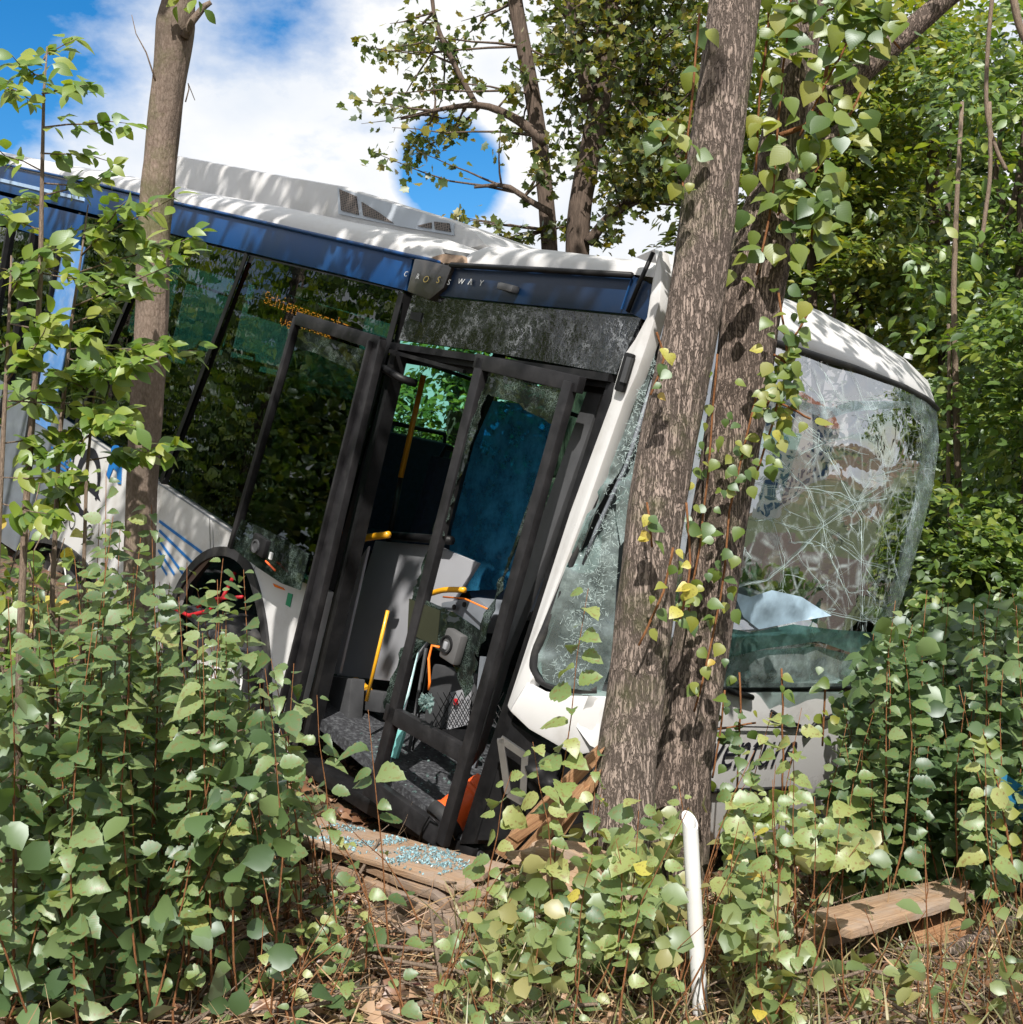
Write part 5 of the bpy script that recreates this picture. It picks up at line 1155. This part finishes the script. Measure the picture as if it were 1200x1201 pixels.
feathered('leafy sapling whose sprays cross the slender trunk at window height', [(60, 1000), (62, 700), (70, 520), (84, 380), (96, 300), (104, 240)], [0.010, 0.009, 0.008, 0.006, 0.004, 0.002],
          [((92, 320), (235, 275)), ((96, 300), (205, 232)), ((86, 360), (228, 300)), ((84, 380), (190, 330)), ((80, 410), (238, 412)), ((80, 420), (150, 445)), ((90, 340), (175, 285)), ((76, 450), (200, 395)), ((84, 390), (20, 370)), ((90, 330), (30, 300)), ((98, 280), (150, 235)), ((74, 480), (20, 450))], 4.25)
feathered('bright leafed sapling hiding the bus rear at the left edge', [(-8, 1000), (-4, 700), (4, 520), (10, 400), (14, 300)], [0.010, 0.009, 0.008, 0.006, 0.003],
          [((6, 480), (90, 430)), ((8, 450), (60, 370)), ((4, 520), (110, 500)), ((10, 420), (-40, 380)), ((2, 560), (90, 560)), ((12, 350), (70, 290)), ((0, 590), (70, 610)), ((4, 500), (-50, 470)), ((6, 470), (150, 480)), ((2, 540), (-50, 540)), ((12, 380), (100, 400))], 4.0)
feathered('low spray of oval leaves reaching right across the slender trunk below the windows', [(96, 900), (98, 700), (102, 560), (110, 470), (118, 430)], [0.008, 0.007, 0.006, 0.004, 0.002],
          [((104, 540), (205, 525)), ((108, 480), (160, 500)), ((112, 460), (60, 430)), ((106, 510), (30, 540)), ((114, 450), (170, 420)), ((102, 560), (50, 600))], 4.15, (0.045, 0.08))
yb = thing('bush', 'yellow-green bush with small bright leaves low at the left edge', 'bush', at(20, 900, 5.0))
for k in range(14):
    e = at(rnd(-40, 90), rnd(560, 780), rnd(4.6, 5.3)); b0 = V(yb.location) + rv(0.15); pts = curve_pts(b0, e, 5, 0.08)
    MB().tube(pts, [0.007, 0.006, 0.005, 0.004, 0.002], 5).build('branch', m_twig, yb, smooth=True)
    for j in range(20): put_leaf(yb, V(yb.location), along(pts, rnd(0.35, 1)) + rv(0.10), rv() + V((0, -0.2, -0.2)), UP * 0.6 + TOCAM * 0.5 + rv(0.5), rnd(0.05, 0.10), random.choice(SAP + YEL[:1]))

# ------------------------------------------------------------------ thickets of elm shoots
def env_fn(pts):
    def f(x): return lerp_px(pts, x)
    return f
def inbox(px, py, boxes): return any(a <= px <= c and b <= py <= d for a, b, c, d in boxes)
OPEN = [(425, 880, 600, 1050), (455, 600, 640, 990), (355, 960, 600, 1062)]
def keep_left(p):
    x, y = proj(p)
    if inbox(x, y, [(400, 560, 640, 900), (345, 962, 560, 1058)]): return random.random() < 0.10
    if x > 285 and y > 1040: return random.random() < 0.16
    if 150 < x < 300 and y > 1040: return random.random() < 0.55
    if x > 300 and y > 800: return random.random() < 0.5
    if 225 < x < 345 and y < 800: return random.random() < 0.8
    return True
envL = env_fn([(-60, 740), (0, 720), (60, 720), (125, 680), (180, 690), (215, 720), (260, 720), (300, 760), (340, 830), (400, 950), (430, 980), (470, 1030), (520, 1080)])
def zone_l(tx, ty):
    if ty > 960: return ('low elm shoot in the bottom left corner of the picture', 'low shoots in the bottom left corner') if tx < 120 else ('low elm shoot near the dark gap at the bottom of the left thicket', 'low shoots by the dark gap') if tx < 260 else ('low sparse elm shoot beside the bare twiggy ground left of the planks', 'low shoots left of the planks')
    if tx < 110: return ('round-leaved elm shoot in the left thicket at the picture edge', 'elm shoots at the left edge')
    if tx < 240: return ('round-leaved elm shoot in the left thicket below the slender trunk', 'elm shoots below the slender trunk')
    if tx < 330: return ('round-leaved elm shoot before the front wheel of the bus', 'elm shoots before the front wheel')
    return ('thin elm shoot between the front wheel and the open bus door', 'elm shoots left of the bus door')
main_tips = [(125, 552, 3.9, 'tallest elm shoot of the left thicket with its pale tip against the white bus panel'), (178, 592, 4.1, 'elm shoot standing right in front of the slender trunk'), (88, 655, 4.0, 'elm shoot just left of the tallest one in the left thicket'), (40, 645, 4.2, 'elm shoot at the left edge rising beside the slim sapling stem'), (150, 680, 3.8, 'short elm shoot between the tallest one and the slender trunk'),
             (262, 655, 4.3, 'elm shoot whose tip covers the front wheel arch'), (286, 668, 4.4, 'elm shoot with big pale leaves right of the wheel arch tip'), (318, 772, 4.2, 'elm shoot in front of the white panel behind the wheel'), (345, 778, 4.4, 'elm shoot with an arching tip beside the left door bar'), (432, 832, 4.5, 'elm shoot covering the bottom left corner of the door opening'), (372, 815, 4.4, 'elm shoot in front of the foot of the left door bar'),
             (210, 700, 4.0, 'elm shoot between the slender trunk and the front wheel'), (238, 742, 3.9, 'leafy elm shoot just below the red strap'), (10, 700, 3.8, 'elm shoot touching the left picture edge'), (110, 730, 3.7, 'broad-leaved elm shoot in front of the tallest one')]
nleaf = 0
for k, (tx, ty, Y, lab) in enumerate(main_tips):
    tip = at(tx, ty, Y); bx = tip.x + rnd(-0.1, 0.1); by = Y + rnd(-0.05, 0.1); b0 = V((bx, by, gz(bx, by)))
    nleaf += shoot('elm_shoot', lab, 'shrub', 'elm shoots of the left thicket', b0, tip, int((tip - b0).length / 0.027), 0.112, ELM, keep=keep_left, t0=0.15, extra=PALE)[1]
tall_fn = env_fn([(30, 660), (125, 590), (200, 630), (260, 665), (330, 770), (360, 800)])
for k in range(20):
    tx = rnd(30, 345); ty = tall_fn(tx) + rnd(0, 80); Y = rnd(3.8, 4.7); tip = at(tx, ty, Y); bx = tip.x + rnd(-0.12, 0.12); by = Y + rnd(-0.05, 0.1); b0 = V((bx, by, gz(bx, by)))
    nleaf += shoot('elm_shoot', 'tall elm shoot of the left thicket standing above its neighbours', 'shrub', 'taller shoots of the left thicket', b0, tip, int((tip - b0).length / 0.034), 0.098, ELM, keep=keep_left, t0=0.3, wob=0.07, extra=PALE)[1]
for k in range(100):
    tx = rnd(-50, 455); Y = rnd(3.45, 5.2); e = envL(tx); ty = e + (1180 - e) * rnd(0.0, 0.8) ** 1.2
    tip = at(tx, ty, Y); bx = tip.x + rnd(-0.34, 0.34); by = Y + rnd(-0.15, 0.2); g_ = gz(bx, by)
    if tip.z < g_ + 0.15 or noise.noise(V((tip.x * 1.6, Y * 1.6, 4.2))) < -0.16: continue
    b0 = V((bx, by, g_)); L = (tip - b0).length; lab, grp = zone_l(tx, ty)
    nleaf += shoot('elm_shoot', lab, 'shrub', grp, b0, tip, int(min(48, max(7, L / 0.023))), 0.070, ELM if random.random() < 0.7 else DARK if random.random() < 0.6 else PALE, keep=keep_left, t0=rnd(0.1, 0.35), wob=0.13, extra=PALE)[1]
for k in range(26):
    px_, py_ = rnd(280, 560), rnd(1070, 1215); b0 = gp(px_, py_); b0.z = gz(b0.x, b0.y); tip = b0 + V((rnd(-0.18, 0.18), rnd(-0.12, 0.1), rnd(0.10, 0.32)))
    if inbox(*proj(tip), [(425, 940, 610, 1075)]): continue
    nleaf += shoot('elm_shoot', 'low leafy shoot sprawling over the twiggy ground below the planks', 'shrub', 'low shoots below the planks', b0, tip, int(rnd(6, 13)), 0.072, PALE + ELM[:2], t0=0.1, wob=0.05)[1]
def keep_mid(p):
    x, y = proj(p)
    if inbox(x, y, [(470, 940, 610, 1060)]): return random.random() < 0.12
    if inbox(x, y, [(610, 900, 730, 1000)]): return random.random() < 0.35
    if inbox(x, y, [(905, 1005, 1210, 1115)]): return random.random() < 0.04
    if inbox(x, y, [(794, 945, 848, 1200)]): return random.random() < 0.03
    if inbox(x, y, [(830, 790, 970, 930)]): return random.random() < 0.06
    if x < 580 and y > 1050: return random.random() < 0.3
    if x > 940 and y > 1100: return random.random() < 0.15
    if y > 1125: return random.random() < 0.55
    return True
envM = env_fn([(480, 1070), (540, 1060), (590, 1000), (640, 940), (720, 910), (780, 900), (850, 900), (920, 890), (980, 900), (1040, 960), (1120, 1000), (1220, 1010)])
mains = [((640, 1010), (690, 690), 4.55, 15, 'tall shoot with big leaves standing before the shattered corner glass'), ((565, 1000), (600, 905), 4.6, 9, 'small pale shoot just right of the door foot'), ((700, 960), (700, 880), 4.5, 9, 'short shoot in front of the leaning split boards'), ((760, 1130), (868, 1010), 4.0, 10, 'pale shoot slanting right behind the white post'), ((930, 1190), (985, 960), 4.1, 14, 'long shoot slanting right between the post and the weathered plank'),
         ((780, 1180), (905, 835), 4.3, 15, 'tall orange-stemmed shoot with wilted pale leaves before the bus nose'), ((790, 1160), (885, 880), 4.25, 13, 'orange-stemmed shoot just left of the wilted one'), ((1200, 1080), (1155, 880), 4.6, 12, 'green shoot beside the bright yellow-green one at the right edge'), ((640, 1120), (625, 870), 4.4, 12, 'upright shoot in front of the headlamp frame'), ((935, 1150), (930, 870), 4.5, 12, 'upright shoot covering the right part of the bus lettering'),
         ((690, 1170), (750, 930), 4.1, 13, 'shoot leaning right below the two big trunks'), ((830, 1180), (1010, 985), 4.1, 6, 'nearly bare stem slanting right from the foot of the post'), ((990, 1000), (1010, 880), 5.0, 11, 'shoot at the right end of the white bus nose'), ((900, 1000), (940, 830), 4.9, 10, 'shoot with its tip under the windscreen sill')]
for (bx_, by_), (tx, ty), Y, n, lab in mains:
    tip = at(tx, ty, Y); b0 = at(bx_, by_, Y); b0.z = gz(b0.x, b0.y)
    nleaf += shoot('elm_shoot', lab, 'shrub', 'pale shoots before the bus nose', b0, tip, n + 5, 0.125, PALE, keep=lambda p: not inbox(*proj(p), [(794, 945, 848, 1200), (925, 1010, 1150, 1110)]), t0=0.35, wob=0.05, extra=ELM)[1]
def zone_m(tx, ty):
    if tx < 700: return ('pale low shoot between the planks and the thick trunk', 'low shoots by the planks')
    if tx < 830: return ('pale shoot in the undergrowth left of the white post', 'shoots left of the white post')
    if tx < 960: return ('pale sunlit shoot right of the white post before the bus nose', 'shoots right of the white post')
    if ty > 1040: return ('low pale shoot on the dry ground around the weathered plank', 'low shoots around the weathered plank')
    return ('pale shoot before the dark thicket behind the weathered plank', 'shoots behind the weathered plank')
for k in range(92):
    tx = rnd(500, 1210); Y = rnd(3.5, 5.1); e = envM(tx); ty = e + (1190 - e) * rnd(0, 0.85)
    tip = at(tx, ty, Y); bx = tip.x + rnd(-0.22, 0.12); by = Y + rnd(-0.1, 0.1); g_ = gz(bx, by)
    if tip.z < g_ + 0.12: continue
    b0 = V((bx, by, g_)); L = (tip - b0).length; lab, grp = zone_m(tx, ty)
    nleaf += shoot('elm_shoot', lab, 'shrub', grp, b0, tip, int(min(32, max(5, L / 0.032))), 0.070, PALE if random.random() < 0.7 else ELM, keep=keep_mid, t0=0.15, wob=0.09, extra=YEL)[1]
envR = env_fn([(960, 850), (990, 790), (1010, 740), (1050, 700), (1100, 672), (1150, 670), (1220, 680)])
for k in range(76):
    tx = rnd(985, 1225); Y = rnd(4.9, 6.2); e = envR(tx); ty = e + (960 - e) * rnd(0, 0.8)
    tip = at(tx, ty, Y); bx = tip.x + rnd(-0.15, 0.15); by = Y + rnd(-0.1, 0.15); b0 = V((bx, by, gz(bx, by)))
    if tip.z < b0.z + 0.2: continue
    L = (tip - b0).length
    lab, grp = (('dark elm shoot overlapping the right edge of the windscreen', 'dark shoots by the windscreen edge') if tx < 1060 else (('tall dark elm shoot in the thicket just right of the bus', 'tall dark shoots just right of the bus') if tx < 1130 else ('tall dark elm shoot in the thicket at the right picture edge', 'tall dark shoots at the right edge')) if ty < 800 else ('lower dark elm shoot in the right thicket near the blue sheet', 'lower dark shoots near the blue sheet'))
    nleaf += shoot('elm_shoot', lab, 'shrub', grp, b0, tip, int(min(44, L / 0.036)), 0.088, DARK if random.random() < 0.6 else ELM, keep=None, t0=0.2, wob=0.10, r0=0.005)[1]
ys = thing('elm_shoot', 'single shoot with a row of bright yellow-green round leaves at the right edge', 'shrub', at(1195, 1090, 4.7))
tp = px_line([(1195, 1090), (1185, 1000), (1172, 930), (1160, 880), (1152, 855)], 4.7); MB().tube(tp, [0.006, 0.005, 0.004, 0.003, 0.002], 5).build('stem', m_stem, ys, smooth=True)
for k in range(17): put_leaf(ys, V(ys.location), along(tp, 0.15 + 0.85 * k / 16), V((1 if k % 2 else -1, -0.2, rnd(-0.2, 0.3))), TOCAM + UP * 0.3 + rv(0.3), rnd(0.05, 0.068), random.choice(VINE + YEL[:1]))
# filler foliage and ground cover between the shoots
def filler(name, n, xr, yr, env, margin, mat, size, maxh, keep=None):
    P = []
    while len(P) < n:
        Y = rnd(*yr); px = rnd(*xr); x = (px - 600) / FPX * Y; g_ = gz(x, Y); z = g_ + maxh * random.random() ** 1.3
        p = V((x, Y, z)); X_, y_ = proj(p)
        if y_ < env(X_) + margin or noise.noise(p * 2.3) < -0.22: continue
        if keep and not keep(p): continue
        P.append(tuple(p))
    return cloud_of(np.array(P), name, size, T_MID, mat, None, droop=0.2, upw=0.6)
filler('undergrowth', 1700, (-80, 440), (3.7, 6.2), envL, 70, l_under, 0.085, 1.1, keep_left)
filler('undergrowth', 1300, (560, 1240), (3.7, 5.6), envM, 40, l_underpale, 0.075, 0.5, keep_mid)
filler('undergrowth', 2600, (985, 1260), (5.2, 6.8), envR, 30, l_under, 0.095, 1.4)

# ------------------------------------------------------------------ litter, twigs, grass on the ground
n = 11000
xy = np.column_stack([RNG.uniform(-2.6, 3.0, n), 3.3 + RNG.random(n) ** 1.3 * 4.0]); P = np.array([(x, y, gz(x, y) + RNG.uniform(0.003, 0.03)) for x, y in xy])
D = rand_dirs(n); D[:, 2] *= 0.25; Nn = rand_dirs(n) * 0.6; Nn[:, 2] += 0.9
leaf_cloud('leaf_litter', P, D, Nn, RNG.uniform(0.03, 0.085, n), leaf_shape([0.02, 0.36, 0.40, 0.22, 0.01], 0.55, 0.6, 0.2), l_dead)
n = 3200
xy = np.column_stack([RNG.uniform(-1.6, 2.6, n), 3.3 + RNG.random(n) * 2.6]); P = np.array([(x, y, gz(x, y) + RNG.uniform(0.0, 0.04)) for x, y in xy])
D = rand_dirs(n); D[:, 2] = np.abs(D[:, 2]) * 0.35; Nn = rand_dirs(n); Nn[:, 2] += 0.6
leaf_cloud('dry_straw', P, D, Nn, RNG.uniform(0.10, 0.36, n), leaf_shape([0.007, 0.009, 0.007, 0.002], 0.4, 0.2), l_straw)
n = 1300
xy = np.column_stack([RNG.uniform(-0.2, 2.8, n), 3.5 + RNG.random(n) * 1.6]); P = np.array([(x, y, gz(x, y)) for x, y in xy])
D = rand_dirs(n) * 0.45; D[:, 2] = np.abs(D[:, 2]) + 0.55; Nn = rand_dirs(n)
leaf_cloud('grass_tufts', P, D, Nn, RNG.uniform(0.08, 0.26, n), leaf_shape([0.02, 0.022, 0.014, 0.002], 0.3, 0.5), l_drygreen)
mb = MB()
for _ in range(800):
    x, y = rnd(-1.5, 2.6), rnd(3.3, 5.6); a = rnd(0, 6.28); L = rnd(0.12, 0.6); p = V((x, y, gz(x, y) + rnd(0.0, 0.04))); d = V((math.cos(a), math.sin(a), rnd(-0.05, 0.3))) * L
    mb.tube([p, p + d * 0.5 + rv(0.02), p + d], [0.0045 * k_ for k_ in (1, 0.8, 0.4)] if random.random() < 0.85 else [0.009, 0.008, 0.006], 5, False)
mb.build('twig_litter', m_twig, None, smooth=True, kind='stuff')
def stick(label, pts, r, mat, up=0.02, name='branch', cat='branch'):
    P_ = [gp(x, y, up + (0 if len(t) < 3 else t[2])) for t in pts for x, y in [t[:2]]]
    o = trunk_mesh(P_, [width_r(r * (1 - 0.3 * i / len(P_)), P_[0].y) for i in range(len(P_))], 9, 0.003, name, mat, None, step=0.03)
    return tag(o, label, cat)
stick('pale stripped stick lying on the dry ground below the doorway', [(455, 1192), (510, 1172), (560, 1152), (592, 1140)], 10, m_twig)
stick('grey stick among the shoots left of the bare patch', [(262, 1146), (300, 1133), (330, 1124), (352, 1118)], 9, m_twig, 0.05)
stick('thick reddish-brown broken branch poking out of the left thicket', [(152, 988, .3), (178, 1000, .26), (200, 1018, .2), (222, 1030, .15)], 15, m_rot, 0.05)
stick('mossy thin branch leaning in the dark gap of the left thicket', [(178, 1064, .2), (196, 1090, .12), (210, 1112, .06), (222, 1132, .02)], 9, m_barkl)
stick('dark brown log half buried left of the glass-strewn plank', [(288, 970), (320, 975), (360, 985), (395, 1000)], 34, m_rot, 0.08, 'log', 'log')
stick('weathered log running out of the picture at the lower right', [(1110, 1118), (1150, 1098), (1190, 1080), (1230, 1062)], 20, m_bark2, 0.05, 'log', 'log')
stick('thin bare branch on the litter at the bottom middle', [(560, 1198), (620, 1180), (668, 1160)], 8, m_twig)

# planks and broken wood
def plank(label, px4, up, th, mat, name='plank', end=None, group=None):
    """four ground pixels (left-back, right-back, right-front, left-front) lifted to the plank's top"""
    top = [gp(x, y, up[i] if hasattr(up, '__len__') else up) for i, (x, y) in enumerate(px4)]
    root = thing(name, label, 'plank', sum(top, V()) / 4 - V((0, 0, th)), group)
    mb = MB(); nx = 14; o0 = []
    a, b, c, d = top; ls = [a.lerp(b, i / nx) for i in range(nx + 1)]; lf = [d.lerp(c, i / nx) for i in range(nx + 1)]
    for arr in (ls, lf):
        for i in range(len(arr)): arr[i] = arr[i] + V((rnd(-.004, .004), rnd(-.006, .006), rnd(-.003, .003)))
        arr[-1] = arr[-1] + rv(0.02)
    endl = [ls[-1].lerp(lf[-1], t) + (b - a).normalized() * rnd(-0.05, 0.03) for t in (0.15, 0.3, 0.45, 0.6, 0.75, 0.9)]; endr = [lf[0].lerp(ls[0], t) + (a - b).normalized() * rnd(-0.06, 0.03) for t in (0.2, 0.4, 0.6, 0.8)]
    mb.prism(ls + endl + lf[::-1] + endr, V((0, 0, -th)))
    wood_uv(mb.build('board', mat, root, bevel=0.0012), b - a)
    return root, top
pk, top = plank('long splintered plank under the bus door with shattered glass on it', [(380, 958), (604, 1016), (532, 1040), (298, 962)], 0.17, 0.025, m_plank2)
mb = MB()
for k in range(2600):
    u_, v_ = rnd(0.05, 0.95), rnd(0.1, 0.9); p = top[0].lerp(top[1], v_).lerp(top[3].lerp(top[2], v_), u_)
    if noise.noise(p * 9) + rnd(-0.25, 0.25) < 0.0: continue
    s_ = rnd(0.0018, 0.005); mb.box(p + V((0, 0, s_ * 0.4 + 0.001)), rv(1).normalized() * s_, rv(1).normalized() * s_, rv(1).normalized() * s_ * 0.6)
mb.build('glass_crumbs', plain('safety_glass_crumbs', (0.20, 0.32, 0.36), 0.15, var=0.8, scale=90), pk, kind='stuff')
plank('second plank lying directly beneath the glass-strewn plank', [(420, 972), (597, 1030), (522, 1054), (342, 978)], 0.135, 0.03, m_plank)
plank('thick grey beam under the stacked planks below the bus door', [(400, 990), (590, 1048), (534, 1080), (362, 1002)], 0.09, 0.09, m_plank, 'beam')
plank('pale weathered plank lying across the dry ground at the lower right', [(952, 1068), (1128, 1024), (1142, 1048), (1000, 1092)], 0.21, 0.03, m_plank2)
plank('short board end beside the weathered plank at the lower right', [(930, 1090), (1000, 1080), (1008, 1092), (944, 1106)], 0.12, 0.03, m_plank)
plank('split orange-brown block under the weathered plank at the lower right', [(1058, 1074), (1124, 1056), (1136, 1082), (1078, 1098)], 0.11, 0.10, m_split, 'beam')
plank('narrow board lying behind the shoots right of the bus nose', [(968, 988), (1145, 972), (1147, 982), (975, 1000)], 0.15, 0.04, m_plank)
plank('small grey-brown plank in the twigs below the beam', [(440, 1054), (524, 1104), (510, 1116), (428, 1062)], 0.04, 0.025, m_plank)
for lab, a, b, w in (('longest split board leaning between the bus corner and the thick trunk', (586, 1004), (706, 878), 0.055), ('middle split board of the bundle against the thick trunk', (610, 1010), (690, 920), 0.06), ('broad orange splinter behind the leaning split boards', (640, 1000), (702, 905), 0.05), ('short splintered stake by the crushed bus corner', (600, 985), (668, 935), 0.045)):
    p0 = at(a[0], a[1], 5.05 + rnd(-.05, .08)); p1 = at(b[0], b[1], 4.95 + rnd(-.05, .08)); r_ = thing('split_board', lab, 'board', p0)
    ax_ = (p1 - p0); sd_ = ax_.normalized().cross(V((0, -1, 0))).normalized() * w / 2
    outl = [p0 - sd_, p0 + sd_ + ax_ * rnd(0.0, 0.06)] + [p0 + ax_ * t + sd_ * (1 + rnd(-.1, .1)) for t in (0.3, 0.6, 0.88)] + [p1 + sd_ * 0.3, p1 + ax_ * -0.06, p1 - sd_ * 0.6 - ax_ * 0.02] + [p0 + ax_ * t - sd_ * (1 + rnd(-.1, .1)) for t in (0.8, 0.5, 0.25)]
    wood_uv(MB().prism(outl, V((0.01, 0.035, 0.01))).build('board', m_split, r_, bevel=0.002), ax_)
# pale torn root block at the foot of the thick trunk
bl = bmesh.new(); bmesh.ops.create_icosphere(bl, subdivisions=4, radius=0.2); mb = MB(); cc = at(690, 1030, 4.75)
for v in bl.verts:
    q_ = v.co; k = 1 + 0.5 * noise.noise(q_ * 5) + 0.25 * noise.noise(q_ * 16); mb.v.append(cc + V((q_.x * 1.35, q_.y * 0.7, q_.z * 0.62 - 0.25 * q_.x)) * k)
mb.f = [tuple(x.index for x in f.verts) for f in bl.faces]; bl.free()
tag(wood_uv(mb.build('stump', m_plank2, None, smooth='auto'), (0.8, 0.2, -0.5)), 'pale torn root stump at the foot of the thick trunk', 'stump')

# white marker post
pb = gp(822, 1199); pt = at(809, 962, pb.y + 0.02)
post = thing('marker_post', 'white plastic roadside post with slanted hollow top standing in the foreground', 'post', V((pb.x, pb.y, pb.z - 0.1)))
axp = (pt - pb); r_ = 0.026; mb = MB(); seg = 24; u_ = axp.orthogonal().normalized(); w_ = axp.normalized().cross(u_); rowsP = []
for t, rr in ((-0.15, r_), (0.5, r_), (1.0, r_), (1.0, r_ * 0.82), (0.7, r_ * 0.82)):
    row = []
    for k in range(seg + 1):
        a = 2 * math.pi * k / seg; off = u_ * math.cos(a) * rr + w_ * math.sin(a) * rr; p = pb + axp * t + off
        if t >= 0.99: p = p + axp.normalized() * (off.y * 1.0 - off.x * 0.5)
        row.append(p)
    rowsP.append(row)
mb.grid(rowsP).build('pipe', m_post, post, smooth='auto')
# blue tarpaulin scrap at the right edge
bt = thing('blue_tarp', 'crumpled blue plastic sheet half hidden in the right-hand thicket', 'tarp', at(1185, 960, 4.95))
sheet([(1162, 912), (1180, 908), (1200, 922), (1215, 960), (1205, 975), (1188, 930), (1170, 924)], 'sheet', m_bluecloth, lambda x, y, e: at(x, y, 5.15 + e), 0.06, 0, step=10, par=bt)

# ------------------------------------------------------------------ road and houses off to the right, mirrored in the windscreen
mb = MB(); xs_ = [(6.2 + 0.25 * i, i) for i in range(0)]
def strip(x0, x1, name, mat, up):
    rr = []
    for i in range(60):
        y = -30 + i * 1.6; rr.append([V((x, y, gz(x, y) * 0.0 + 0.22 + up)) for x in (x0, x1)])
    return struct(MB().grid(rr).build(name, mat, None))
strip(4.9, 5.9, 'grass_verge', m_grass, 0.0); strip(5.9, 13.5, 'road', m_asphalt, 0.01); strip(13.5, 75.0, 'far_verge', m_grass, 0.0)
HX = 34
hs = thing('apartment_house', 'white rendered house with blue windows across the road mirrored in the windscreen', 'house', (28 + HX, 12, 0.22))
MB().box((28 + HX, 12, 4.4), (4, 0, 0), (0, 7, 0), (0, 0, 4.2)).build('wall', m_render, hs)
MB().prism([(23.5 + HX, 4.6, 8.6), (32.5 + HX, 4.6, 8.6), (28 + HX, 4.6, 11.2)], (0, 14.8, 0)).build('roof', plain('red_roof_tiles', (0.25, 0.09, 0.05), 0.8, var=0.3), hs)
wm = plain('blue_window', (0.04, 0.10, 0.20), 0.1)
for fl_ in range(3):
    for k in range(5): MB().box((23.97 + HX, 6.4 + k * 2.8, 2.0 + fl_ * 2.6), (0.05, 0, 0), (0, 0.7, 0), (0, 0, 0.75)).build('window', wm, hs)
for k, (x, y) in enumerate(((40, -2), (38, 22), (30, 32))):
    side_tree(('roadside tree across the road south of the house', 'roadside tree across the road north of the house', 'far roadside tree past the house')[k], (x, y), [((x, y, 5.5), (2.6, 2.6, 3.0), 60, 30, 0.45)], l_wood2, 0.28, 0.2, 7)
